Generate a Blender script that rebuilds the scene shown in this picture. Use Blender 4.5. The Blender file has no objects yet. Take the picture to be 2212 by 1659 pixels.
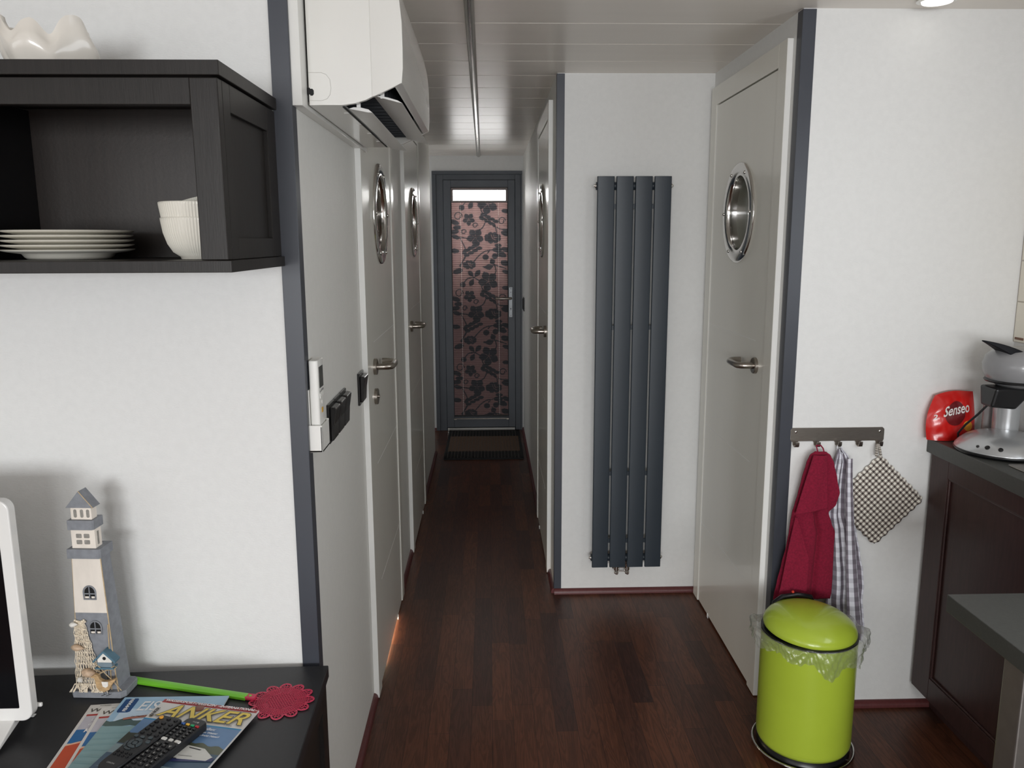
import bpy, bmesh, math, random
import numpy as np
from mathutils import Matrix, Vector
random.seed(7)
PI=math.pi
COL=bpy.context.scene.collection
LA,LB,LC,LD,LE,LW,EXPO=132,50,14,12,.6,14.0,-.06
LR=2.8
# ------------------------------------------------------------------ camera model
IW,IH=2212,1659
FPX=1738.244; YAW,PIT,ROL=(math.radians(a) for a in (1.62417,10.09834,-.21383)); CAMH=1.491
def ray(px,py):
    u=(px-IW/2)/FPX; v=(py-IH/2)/FPX
    u,v=u*math.cos(ROL)+v*math.sin(ROL),-u*math.sin(ROL)+v*math.cos(ROL)
    Y=math.cos(PIT)-v*math.sin(PIT); z=-v*math.cos(PIT)-math.sin(PIT); X=u
    return Vector((X*math.cos(YAW)+Y*math.sin(YAW),-X*math.sin(YAW)+Y*math.cos(YAW),z))
def cam_basis():
    c=ray(IW/2,IH/2); r=(ray(IW/2+FPX,IH/2)-c); d=(ray(IW/2,IH/2+FPX)-c)
    return r.normalized(),(-d).normalized(),c.normalized()
# ------------------------------------------------------------------ room constants (metres)
XL,XR,XN=-.3901,.2709,.8810           # corridor left wall, corridor right wall, niche wall
YR,YE,YK,YL=3.239,6.279,2.356,1.685   # radiator wall, end wall, kitchen wall, near left wall
C=2.1231; XW,XKR,YB=-2.4,1.575,-6.0
# ------------------------------------------------------------------ materials
def lin(c):
    return tuple(((x/255)/12.92 if x/255<=.04045 else ((x/255+.055)/1.055)**2.4) for x in c)
MATS={}
def mat(name,rgb=(200,200,200),rough=.5,metal=0,noise=0,nscale=20,nstretch=(1,1,1),bump=0,bscale=200,bstretch=(1,1,1),coat=0,spec=.5,emit=None,estr=0,trans=0,alpha=1,sheen=0,rgb2=None,ior=1.45):
    if name in MATS: return MATS[name]
    m=bpy.data.materials.new(name); m.use_nodes=True; nt=m.node_tree; N=nt.nodes; L=nt.links
    b=N['Principled BSDF']; col=lin(rgb)+(1,)
    b.inputs['Base Color'].default_value=col; b.inputs['Roughness'].default_value=rough; b.inputs['Metallic'].default_value=metal
    b.inputs['Specular IOR Level'].default_value=spec; b.inputs['Coat Weight'].default_value=coat; b.inputs['Coat Roughness'].default_value=.08
    b.inputs['Transmission Weight'].default_value=trans; b.inputs['Alpha'].default_value=alpha; b.inputs['Sheen Weight'].default_value=sheen; b.inputs['IOR'].default_value=ior
    if emit: b.inputs['Emission Color'].default_value=lin(emit)+(1,); b.inputs['Emission Strength'].default_value=estr
    tc=N.new('ShaderNodeTexCoord')
    if noise or rgb2:
        mp=N.new('ShaderNodeMapping'); mp.inputs['Scale'].default_value=nstretch
        nz=N.new('ShaderNodeTexNoise'); nz.inputs['Scale'].default_value=nscale; nz.inputs['Detail'].default_value=4
        L.new(tc.outputs['Object'],mp.inputs['Vector']); L.new(mp.outputs[0],nz.inputs['Vector'])
        mx=N.new('ShaderNodeMix'); mx.data_type='RGBA'
        c2=lin(rgb2)+(1,) if rgb2 else tuple(x*(1-noise) for x in col[:3])+(1,)
        c1=col if rgb2 else tuple(min(1,x*(1+noise)) for x in col[:3])+(1,)
        mx.inputs[6].default_value=c1; mx.inputs[7].default_value=c2
        rp=N.new('ShaderNodeMapRange'); rp.inputs[1].default_value=.35; rp.inputs[2].default_value=.65
        L.new(nz.outputs[0],rp.inputs[0]); L.new(rp.outputs[0],mx.inputs[0]); L.new(mx.outputs[2],b.inputs['Base Color'])
    if bump:
        mp=N.new('ShaderNodeMapping'); mp.inputs['Scale'].default_value=bstretch
        nz=N.new('ShaderNodeTexNoise'); nz.inputs['Scale'].default_value=bscale; nz.inputs['Detail'].default_value=2
        bp=N.new('ShaderNodeBump'); bp.inputs['Strength'].default_value=bump; bp.inputs['Distance'].default_value=.001
        L.new(tc.outputs['Object'],mp.inputs['Vector']); L.new(mp.outputs[0],nz.inputs['Vector']); L.new(nz.outputs[0],bp.inputs['Height']); L.new(bp.outputs[0],b.inputs['Normal'])
    MATS[name]=m; return m
# ------------------------------------------------------------------ mesh builder
class MB:
    def __init__(s,m=None): s.v=[];s.f=[];s.mi=[];s.uv={};s.mats=[];s.cur=0;s.T=Matrix.Identity(4); s.hasuv=False
    def use(s,m):
        if m not in s.mats: s.mats.append(m)
        s.cur=s.mats.index(m); return s
    def t(s,M=None): s.T=M if M is not None else Matrix.Identity(4); return s
    def add(s,vs,fs,uvs=None):
        o=len(s.v)
        for p in vs: s.v.append(tuple(s.T@Vector(p)))
        for f in fs:
            if uvs: s.uv[len(s.f)]=[uvs[i] for i in f]; s.hasuv=True
            s.f.append(tuple(i+o for i in f)); s.mi.append(s.cur)
        return s
    def box(s,a,b):
        x0,x1=sorted((a[0],b[0]));y0,y1=sorted((a[1],b[1]));z0,z1=sorted((a[2],b[2]))
        return s.add([(x0,y0,z0),(x1,y0,z0),(x1,y1,z0),(x0,y1,z0),(x0,y0,z1),(x1,y0,z1),(x1,y1,z1),(x0,y1,z1)],
            [(0,3,2,1),(4,5,6,7),(0,1,5,4),(1,2,6,5),(2,3,7,6),(3,0,4,7)])
    def prism(s,pts,d0,d1,axis='z'):
        """pts 2-D; axis z: (x,y), x: (y,z), y: (x,z)"""
        def P(a,b,d): return {'z':(a,b,d),'x':(d,a,b),'y':(a,d,b)}[axis]
        n=len(pts)
        return s.add([P(a,b,d0) for a,b in pts]+[P(a,b,d1) for a,b in pts],
            [tuple(range(n))[::-1],tuple(range(n,2*n))]+[(i,(i+1)%n,(i+1)%n+n,i+n) for i in range(n)])
    def flat(s,pts,z=0): return s.add([(a,b,z) for a,b in pts],[tuple(range(len(pts)))])
    def tube(s,path,r,n=10,closed=False,caps=True):
        P=[Vector(p) for p in path]; k=len(P); rr=r if isinstance(r,(list,tuple)) else [r]*k
        vs=[];fs=[]; up=None
        for i in range(k):
            if closed: d=P[(i+1)%k]-P[i-1]
            else: d=P[min(i+1,k-1)]-P[max(i-1,0)]
            d=d.normalized() if d.length>1e-9 else Vector((0,0,1))
            if up is None:
                up=Vector((0,0,1)) if abs(d.z)<.9 else Vector((1,0,0))
            a=d.cross(up); a=a.normalized() if a.length>1e-6 else d.orthogonal().normalized(); up=a.cross(d).normalized()
            for j in range(n):
                t=2*PI*j/n; vs.append(P[i]+(a*math.cos(t)+up*math.sin(t))*rr[i])
        m=k if closed else k-1
        for i in range(m):
            for j in range(n):
                a=i*n+j;b=i*n+(j+1)%n;c=((i+1)%k)*n+(j+1)%n;d=((i+1)%k)*n+j; fs.append((a,b,c,d))
        if caps and not closed: fs+= [tuple(range(n))[::-1],tuple(range((k-1)*n,k*n))]
        return s.add(vs,fs)
    def lathe(s,prof,c=(0,0,0),axis='z',n=40,caps=True):
        vs=[];fs=[];k=len(prof)
        for r,h in prof:
            for j in range(n):
                t=2*PI*j/n; a,b=r*math.cos(t),r*math.sin(t)
                p={'z':(a,b,h),'x':(h,a,b),'y':(a,h,b)}[axis]; vs.append((p[0]+c[0],p[1]+c[1],p[2]+c[2]))
        for i in range(k-1):
            for j in range(n): fs.append((i*n+j,i*n+(j+1)%n,(i+1)*n+(j+1)%n,(i+1)*n+j))
        if caps:
            if prof[0][0]>1e-6: fs.append(tuple(range(n))[::-1])
            if prof[-1][0]>1e-6: fs.append(tuple(range((k-1)*n,k*n)))
        return s.add(vs,fs)
    def grid(s,fn,nu,nv,wrapu=False,ur=(0,1),vr=(0,1)):
        vs=[];uvs=[];fs=[]; W=nu if wrapu else nu+1
        for j in range(nv+1):
            for i in range(W):
                u,v=i/nu,j/nv; vs.append(fn(u,v)); uvs.append((ur[0]+(ur[1]-ur[0])*u,vr[0]+(vr[1]-vr[0])*v))
        for j in range(nv):
            for i in range(nu): fs.append((j*W+i,j*W+(i+1)%W,(j+1)*W+(i+1)%W,(j+1)*W+i))
        return s.add(vs,fs,uvs)
    def ball(s,c,r,n=12,sc=(1,1,1)):
        prof=[(max(1e-5,r*math.sin(PI*i/n)),-r*math.cos(PI*i/n)) for i in range(n+1)]
        T=s.T; s.T=T@Matrix.Translation(c)@Matrix.Diagonal((*sc,1)); s.lathe(prof,n=2*n,caps=False); s.T=T; return s
    def text(s,body,size,M,extrude=.00015,shear=0,align='LEFT',bold=0,sx=1):
        cu=bpy.data.curves.new('lettering','FONT'); cu.body=body; cu.size=size; cu.extrude=extrude; cu.shear=shear; cu.align_x=align; cu.offset=bold; cu.resolution_u=3
        o=bpy.data.objects.new('lettering',cu); COL.objects.link(o); bpy.context.view_layer.update()
        dg=bpy.context.evaluated_depsgraph_get(); me=bpy.data.meshes.new_from_object(o.evaluated_get(dg))
        T=s.T; s.T=T@M@Matrix.Diagonal((sx,1,1,1)); s.add([v.co[:] for v in me.vertices],[tuple(p.vertices) for p in me.polygons]); s.T=T
        bpy.data.objects.remove(o); bpy.data.curves.remove(cu); bpy.data.meshes.remove(me); return s
    def build(s,name,parent=None,smooth=35,bevel=0,seg=2,local=False,sub=0,solid=0,merge=False,recalc=True):
        off=Vector((0,0,0))
        if parent is not None and not local: off=Vector(parent.get('_o',(0,0,0)))
        me=bpy.data.meshes.new(name)
        me.from_pydata([tuple(Vector(p)-off) for p in s.v],[],s.f)
        for m in s.mats: me.materials.append(m)
        for p,i in zip(me.polygons,s.mi): p.material_index=i
        if s.hasuv:
            ul=me.uv_layers.new(name='UVMap')
            for p in me.polygons:
                q=s.uv.get(p.index)
                for k,li in enumerate(p.loop_indices): ul.data[li].uv=q[k] if q else (0,0)
        bm=bmesh.new(); bm.from_mesh(me)
        if merge: bmesh.ops.remove_doubles(bm,verts=bm.verts,dist=1e-5)
        if recalc: bmesh.ops.recalc_face_normals(bm,faces=bm.faces)
        bm.to_mesh(me); bm.free()
        if smooth:
            me.shade_smooth(); me.set_sharp_from_angle(angle=math.radians(smooth))
        o=bpy.data.objects.new(name,me); COL.objects.link(o)
        if parent is not None: o.parent=parent; o['_o']=tuple(off)
        if solid:
            md=o.modifiers.new('solid','SOLIDIFY'); md.thickness=solid; md.offset=0
        if bevel:
            md=o.modifiers.new('bevel','BEVEL'); md.width=bevel; md.segments=seg; md.limit_method='ANGLE'; md.angle_limit=math.radians(40); md.use_clamp_overlap=True
        if sub:
            md=o.modifiers.new('sub','SUBSURF'); md.levels=sub; md.render_levels=sub
        return o
def thing(name,label,cat,loc=(0,0,0),rz=0,group=None):
    o=bpy.data.objects.new(name,None); COL.objects.link(o); o.location=loc; o.rotation_euler=(0,0,rz); o.empty_display_size=.05
    o['label']=label; o['category']=cat; o['_o']=tuple(loc)
    if group: o['group']=group
    return o
def tag(o,label,cat,group=None):
    o['label']=label; o['category']=cat
    if group: o['group']=group
    return o
def struct(o): o['kind']='structure'; return o
def sroot(name,loc):
    o=bpy.data.objects.new(name,None); COL.objects.link(o); o.location=loc; o['_o']=tuple(loc); o['kind']='structure'; return o
def Tr(x,y,z): return Matrix.Translation((x,y,z))
def Rz(a): return Matrix.Rotation(math.radians(a),4,'Z')
def Rx(a): return Matrix.Rotation(math.radians(a),4,'X')
def Ry(a): return Matrix.Rotation(math.radians(a),4,'Y')
def rrect(x0,y0,x1,y1,r,n=5):
    o=[]
    for cx,cy,a in ((x1-r,y1-r,0),(x0+r,y1-r,90),(x0+r,y0+r,180),(x1-r,y0+r,270)):
        for k in range(n+1):
            t=math.radians(a+90*k/n); o.append((cx+r*math.cos(t),cy+r*math.sin(t)))
    return o
def circ(cx,cy,r,n=20,ry=None): return [(cx+r*math.cos(2*PI*k/n),cy+(ry or r)*math.sin(2*PI*k/n)) for k in range(n)]
# ------------------------------------------------------------------ material set
WALL=mat('wallpaper_white',(232,232,230),.75,bump=.45,bscale=1,bstretch=(170,170,520),noise=.012,nscale=60)
WALLH=mat('wallpaper_hall',(231,230,225),.52,bump=.4,bscale=1,bstretch=(170,170,520),noise=.012,nscale=60)
CEILP=mat('ceiling_panel_satin',(240,233,224),.28,spec=.38,noise=.015,nscale=5,nstretch=(.3,3,1),bump=.08,bscale=60,bstretch=(.2,1,1))
CEILJ=mat('ceiling_joint_white',(250,250,248),.4)
ANTH=mat('anthracite_profile',(62,65,73),.38,noise=.03,nscale=8)
ANTHD=mat('anthracite_frame',(84,88,94),.42,noise=.04,nscale=9)
DOORW=mat('door_lacquer',(238,236,227),.28,noise=.012,nscale=7,nstretch=(1,1,.2),coat=.25)
EDGE=mat('door_edge_white',(248,248,245),.35,noise=.008,nscale=30)
CHROME=mat('polished_steel',(215,213,210),.10,1,noise=.02,nscale=30)
STEEL=mat('brushed_steel',(165,158,150),.28,1,noise=.05,nscale=60,nstretch=(1,1,10))
GLASSG=mat('frosted_glass_grey',(128,132,122),.22,spec=.6,noise=.02,nscale=40)
SKIRT=mat('redbrown_skirting',(96,50,50),.35,noise=.08,nscale=20,nstretch=(6,6,1))
BLKW=mat('blackbrown_wood',(38,35,33),.40,noise=.12,nscale=14,nstretch=(10,10,.8),bump=.12,bscale=120,bstretch=(4,4,.3),spec=.3)
BLKT=mat('black_table_laminate',(37,37,40),.42,noise=.08,nscale=160)
CABD=mat('espresso_cabinet',(60,41,39),.32,noise=.12,nscale=12,nstretch=(8,8,1),spec=.3)
GREYT=mat('grey_worktop',(72,73,70),.45,noise=.06,nscale=150)
WHITEP=mat('white_plastic',(236,235,230),.30,noise=.006,nscale=20)
BLACKP=mat('black_plastic',(22,22,24),.30,noise=.05,nscale=40)
CERAM=mat('white_glazed_ceramic',(238,232,222),.2,coat=.35,noise=.01,nscale=10)
PORC=mat('porcelain_cream',(236,232,220),.18,noise=.01,nscale=12)
RADM=mat('radiator_anthracite',(41,50,59),.42,noise=.03,nscale=6,bump=.05,bscale=300)
BRASS=mat('brass_valve',(190,150,70),.25,1,noise=.05,nscale=30)
BLACK=mat('matte_black',(8,8,9),.6,noise=.1,nscale=30)
# floor: strip laminate
def floor_mat():
    m=bpy.data.materials.new('walnut_strip_laminate'); m.use_nodes=True; nt=m.node_tree;N=nt.nodes;L=nt.links;b=N['Principled BSDF']
    tc=N.new('ShaderNodeTexCoord'); sp=N.new('ShaderNodeSeparateXYZ'); L.new(tc.outputs['Object'],sp.inputs[0])
    cb=N.new('ShaderNodeCombineXYZ'); L.new(sp.outputs['Y'],cb.inputs['X']); L.new(sp.outputs['X'],cb.inputs['Y'])
    br=N.new('ShaderNodeTexBrick'); L.new(cb.outputs[0],br.inputs['Vector'])
    for k,v in dict(Scale=1).items(): br.inputs[k].default_value=v
    br.inputs['Brick Width'].default_value=.40; br.inputs['Row Height'].default_value=.066; br.inputs['Mortar Size'].default_value=.0006; br.inputs['Mortar Smooth'].default_value=0
    br.inputs['Bias'].default_value=-.1; br.offset=.37; br.offset_frequency=3; br.squash=1.25; br.squash_frequency=2
    br.inputs['Color1'].default_value=lin((104,62,42))+(1,); br.inputs['Color2'].default_value=lin((66,40,33))+(1,); br.inputs['Mortar'].default_value=lin((34,18,15))+(1,)
    mp=N.new('ShaderNodeMapping'); mp.inputs['Scale'].default_value=(16,1.6,1); L.new(tc.outputs['Object'],mp.inputs['Vector'])
    # shift the grain for every strip so that each one has its own figure
    rw=N.new('ShaderNodeMath'); rw.operation='SNAP'; rw.inputs[1].default_value=.066; L.new(sp.outputs['X'],rw.inputs[0])
    rm=N.new('ShaderNodeMath'); rm.operation='MULTIPLY'; rm.inputs[1].default_value=37.; L.new(rw.outputs[0],rm.inputs[0])
    cx=N.new('ShaderNodeCombineXYZ'); L.new(rm.outputs[0],cx.inputs['Y']); L.new(rm.outputs[0],cx.inputs['Z'])
    va=N.new('ShaderNodeVectorMath'); va.operation='ADD'; L.new(mp.outputs[0],va.inputs[0]); L.new(cx.outputs[0],va.inputs[1])
    nz=N.new('ShaderNodeTexNoise'); nz.inputs['Scale'].default_value=2.2; nz.inputs['Detail'].default_value=7; nz.inputs['Distortion'].default_value=1.4; L.new(va.outputs[0],nz.inputs['Vector'])
    wv=N.new('ShaderNodeMath'); wv.operation='MULTIPLY'; wv.inputs[1].default_value=34; L.new(nz.outputs[0],wv.inputs[0])
    sn=N.new('ShaderNodeMath'); sn.operation='SINE'; L.new(wv.outputs[0],sn.inputs[0])
    mr=N.new('ShaderNodeMapRange'); mr.inputs[1].default_value=-1; mr.inputs[2].default_value=1; mr.inputs[3].default_value=.72; mr.inputs[4].default_value=1.14; L.new(sn.outputs[0],mr.inputs[0])
    nz2=N.new('ShaderNodeTexNoise'); nz2.inputs['Scale'].default_value=9; nz2.inputs['Detail'].default_value=8; nz2.inputs['Roughness'].default_value=.75
    mp2=N.new('ShaderNodeMapping'); mp2.inputs['Scale'].default_value=(30,1,1); L.new(tc.outputs['Object'],mp2.inputs['Vector']); L.new(mp2.outputs[0],nz2.inputs['Vector'])
    mr2=N.new('ShaderNodeMapRange'); mr2.inputs[1].default_value=.3; mr2.inputs[2].default_value=.7; mr2.inputs[3].default_value=.72; mr2.inputs[4].default_value=1.2; L.new(nz2.outputs[0],mr2.inputs[0])
    mu=N.new('ShaderNodeMath'); mu.operation='MULTIPLY'; L.new(mr.outputs[0],mu.inputs[0]); L.new(mr2.outputs[0],mu.inputs[1])
    vm=N.new('ShaderNodeVectorMath'); vm.operation='SCALE'; L.new(br.outputs['Color'],vm.inputs[0]); L.new(mu.outputs[0],vm.inputs['Scale'])
    L.new(vm.outputs[0],b.inputs['Base Color']); b.inputs['Roughness'].default_value=.34; b.inputs['Specular IOR Level'].default_value=.30
    bp=N.new('ShaderNodeBump'); bp.inputs['Strength'].default_value=.15; bp.inputs['Distance'].default_value=.001; L.new(mu.outputs[0],bp.inputs['Height']); L.new(bp.outputs[0],b.inputs['Normal'])
    return m
FLOOR=floor_mat()
# ================================================================== ROOM
struct(MB().use(FLOOR).box((XW-.1,YB-.1,-.06),(XKR+.1,YE+.1,0)).build('floor',smooth=0))
m=MB().use(CEILP)
k0=2.523; pw=.2547
ys=[k0+pw*i for i in range(-34,16)]
m.box((XW-.1,YB-.1,C+.004),(XKR+.1,YE+.1,C+.05))
for a in ys:
    b=min(a+pw-.004,YE+.05)
    if a+.004<b: m.box((XW-.1,a+.002,C),(XKR+.1,b,C+.006))
m.use(CEILJ)
for a in ys: m.box((XW-.1,a-.003,C+.0012),(XKR+.1,a+.003,C+.006))
struct(m.build('ceiling',smooth=0))
def wall(name,boxes,mt=WALL):
    m=MB().use(mt)
    for a,b in boxes: m.box(a,b)
    return struct(m.build(name,smooth=0))
T=.10; H=C+.002
D1=(2.45,3.25); D2=(3.71,4.51); D3=(3.45,4.25); D4=(2.42,3.21); DH=2.06
wall('wall_near_left',[((XW,YL,0),(XL-T,YL+T,H)),((XL-T,YL,0),(XL,YL+.03,H))])
wall('wall_hall_left',[((XL-T,YL+.03,0),(XL,D1[0]+.02,H)),((XL-T,D1[1]-.02,0),(XL,D2[0]+.02,H)),((XL-T,D2[1]-.02,0),(XL,5.57,H)),
   ((XL-T,D1[0]+.02,DH-.03),(XL,D1[1]-.02,H)),((XL-T,D2[0]+.02,DH-.03),(XL,D2[1]-.02,H)),((XL-T-.03,D1[0]-.02,-.01),(XL-T,D1[1]+.02,H)),((XL-T-.03,D2[0]-.02,-.01),(XL-T,D2[1]+.02,H))],WALLH)  # last two boxes: unseen slabs added behind the doors against sky leak
wall('wall_hall_recess',[((-1.3,5.47,0),(XL-T,5.57,H)),((-1.4,5.47,0),(-1.3,YE+.1,H))])
wall('wall_radiator',[((XR,YR,0),(XN+T,YR+T,H))])
wall('wall_hall_right',[((XR,YR+T,0),(XR+T,D3[0]+.02,H)),((XR,D3[1]-.02,0),(XR+T,YE,H)),((XR,D3[0]+.02,DH-.03),(XR+T,D3[1]-.02,H)),((XR+T,D3[0]-.02,-.01),(XR+T+.03,D3[1]+.02,H))],WALLH)  # last box is an unseen slab added to stop sky light
wall('wall_niche',[((XN,YK,0),(XN+T,D4[0]+.02,H)),((XN,D4[1]-.02,0),(XN+T,YR,H)),((XN,D4[0]+.02,DH-.03),(XN+T,D4[1]-.02,H)),((XN+T,YK+T,-.01),(XN+T+.03,D4[1]+.02,H))])  # last box: slab added out of view, keeps sky out of the door gap
wall('wall_kitchen',[((XN+T,YK,0),(XKR+T,YK+T,H))])
wall('wall_end',[((-1.3,YE,0),(-.4243,YE+.1,H)),((-.4243,YE,2.012),(XR,YE+.1,H)),((.2612,YE,0),(XR+T,YE+.1,2.012)),((XR,YE,2.012),(XR+T,YE+.1,H))])
# main room shell behind the camera, with its windows
REAR=mat('rear_wall_grey',(205,203,198),.8,noise=.02,nscale=10)
wall('wall_back',[((XW-T,YB-T,0),(XKR+T,YB,.35)),((XW-T,YB-T,2.0),(XKR+T,YB,H)),((XW-T,YB-T,.35),(-2.1,YB,2.0)),((-.1,YB-T,.35),(.2,YB,2.0)),((1.3,YB-T,.35),(XKR+T,YB,2.0))],REAR)
wall('wall_side_left',[((XW-T,YB,0),(XW,YL+T,.9)),((XW-T,YB,1.9),(XW,YL+T,H)),((XW-T,YB,.9),(XW,-2.2,1.9)),((XW-T,-.1,.9),(XW,YL+T,1.9))],REAR)
wall('wall_side_right',[((XKR,YB,0),(XKR+T,YK,1.15)),((XKR,YB,1.85),(XKR+T,YK,H)),((XKR,YB,1.15),(XKR+T,.2,1.85)),((XKR,1.5,1.15),(XKR+T,YK,1.85))])
def window(n,a,b,axis):
    r=sroot('window_%d'%n,((a[0]+b[0])/2,(a[1]+b[1])/2,a[2])); m=MB().use(ANTHD); w=.05
    if axis=='y':
        m.box(a,(b[0],b[1],a[2]+w)); m.box((a[0],a[1],b[2]-w),b); m.box(a,(a[0]+w,b[1],b[2])); m.box((b[0]-w,a[1],a[2]),b)
        c=(a[0]+b[0])/2; m.box((c-w/2,a[1],a[2]),(c+w/2,b[1],b[2]))
    else:
        m.box(a,(b[0],b[1],a[2]+w)); m.box((a[0],a[1],b[2]-w),b); m.box(a,(b[0],a[1]+w,b[2])); m.box((a[0],b[1]-w,a[2]),b)
        c=(a[1]+b[1])/2; m.box((a[0],c-w/2,a[2]),(b[0],c+w/2,b[2]))
    m.build('window_frame',r,smooth=0)
    pane=mat('sky_block_white',(225,228,230),.4,noise=.01,nscale=10)  # opaque panes put in to keep sky light out of the room
    if axis=='y': MB().use(pane).box((a[0]+.02,a[1]+.02,a[2]+.02),(b[0]-.02,a[1]+.03,b[2]-.02)).build('pane',r,smooth=0)
    else:
        x=a[0]+.02 if a[0]<0 else b[0]-.03
        MB().use(pane).box((x,a[1]+.02,a[2]+.02),(x+.01,b[1]-.02,b[2]-.02)).build('pane',r,smooth=0)
window(1,(-2.1,YB-.08,.35),(-.1,YB-.02,2.0),'y'); window(2,(.2,YB-.08,.35),(1.3,YB-.02,2.0),'y')
window(3,(XW-.08,-2.2,.9),(XW-.02,-.1,1.9),'x'); window(4,(XKR+.02,.2,1.15),(XKR+.08,1.5,1.85),'x')
# skirting
def skirt(name,segs):
    m=MB().use(SKIRT)
    for (x0,y0,x1,y1,nx,ny) in segs:
        # quarter round profile 22 x 15 mm standing against the wall, normal (nx,ny)
        prof=[(0,0),(.015,0),(.0145,.008),(.011,.017),(.005,.0215),(0,.022)]
        vs=[];n=len(prof)
        for (x,y) in ((x0,y0),(x1,y1)):
            for d,z in prof: vs.append((x+nx*d,y+ny*d,z))
        fs=[tuple(range(n))[::-1],tuple(range(n,2*n))]+[(i,(i+1)%n,(i+1)%n+n,i+n) for i in range(n)]
        m.add(vs,fs)
    return struct(m.build(name,smooth=50))
skirt('baseboard_left',[(XL,YL+.04,XL,D1[0],1,0),(XL,D1[1],XL,D2[0],1,0),(XL,D2[1],XL,5.57,1,0),(-1.3,YE,-.4243,YE,0,-1)])
skirt('baseboard_back',[(XR-.002,YR,XN,YR,0,-1)])
skirt('baseboard_right',[(XR,YR,XR,D3[0],-1,0),(XR,D3[1],XR,YE,-1,0)])
skirt('baseboard_kitchen',[(XN+.036,YK,XKR,YK,0,-1)])
# anthracite corner angles
def angle_trim(n,cx,cy,sx,sy,w=.035,zt=C-.002,z0=.0):
    """L profile on an outer corner at (cx,cy): one leg along x (direction sx), one along y (direction sy); 2.5 mm sheet"""
    t=.0025
    m=MB().use(ANTH)
    pts=[(0,0),(w*sx,0),(w*sx,-t*sy),(-t*sx,-t*sy),(-t*sx,w*sy),(0,w*sy)]
    m.prism([(cx+a,cy+b) for a,b in pts],z0,zt)
    return struct(m.build('trim_%d'%n,smooth=0,bevel=.0006,seg=1))
angle_trim(1,XL,YL,-1,1)
angle_trim(2,XR,YR,1,1,w=.028,z0=.022)
angle_trim(3,XN,YK,1,1,w=.036)
# ================================================================== DOORS
def plate_hole(m,x0,x1,y0,y1,z0,z1,cy,cz,R,n=48):
    """door leaf between x0 and x1 with a round hole; hole wall included"""
    angs=sorted([2*PI*k/n for k in range(n)]+[math.atan2(z-cz,y-cy)%(2*PI) for y in(y0,y1) for z in(z0,z1)])
    k=len(angs)
    def outer(a):
        c,s=math.cos(a),math.sin(a); t=1e9
        if c>1e-9:t=min(t,(y1-cy)/c)
        if c<-1e-9:t=min(t,(y0-cy)/c)
        if s>1e-9:t=min(t,(z1-cz)/s)
        if s<-1e-9:t=min(t,(z0-cz)/s)
        return cy+t*c,cz+t*s
    vs=[]
    for x in(x0,x1):
        for a in angs: vs.append((x,cy+R*math.cos(a),cz+R*math.sin(a)))
        for a in angs: y,z=outer(a); vs.append((x,y,z))
    fs=[]
    for i in range(k):
        j=(i+1)%k
        fs.append((i,j,k+j,k+i)); fs.append((2*k+i,3*k+i,3*k+j,2*k+j))
        fs.append((i,2*k+i,2*k+j,j)); fs.append((k+i,k+j,3*k+j,3*k+i))
    m.add(vs,fs)
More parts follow.
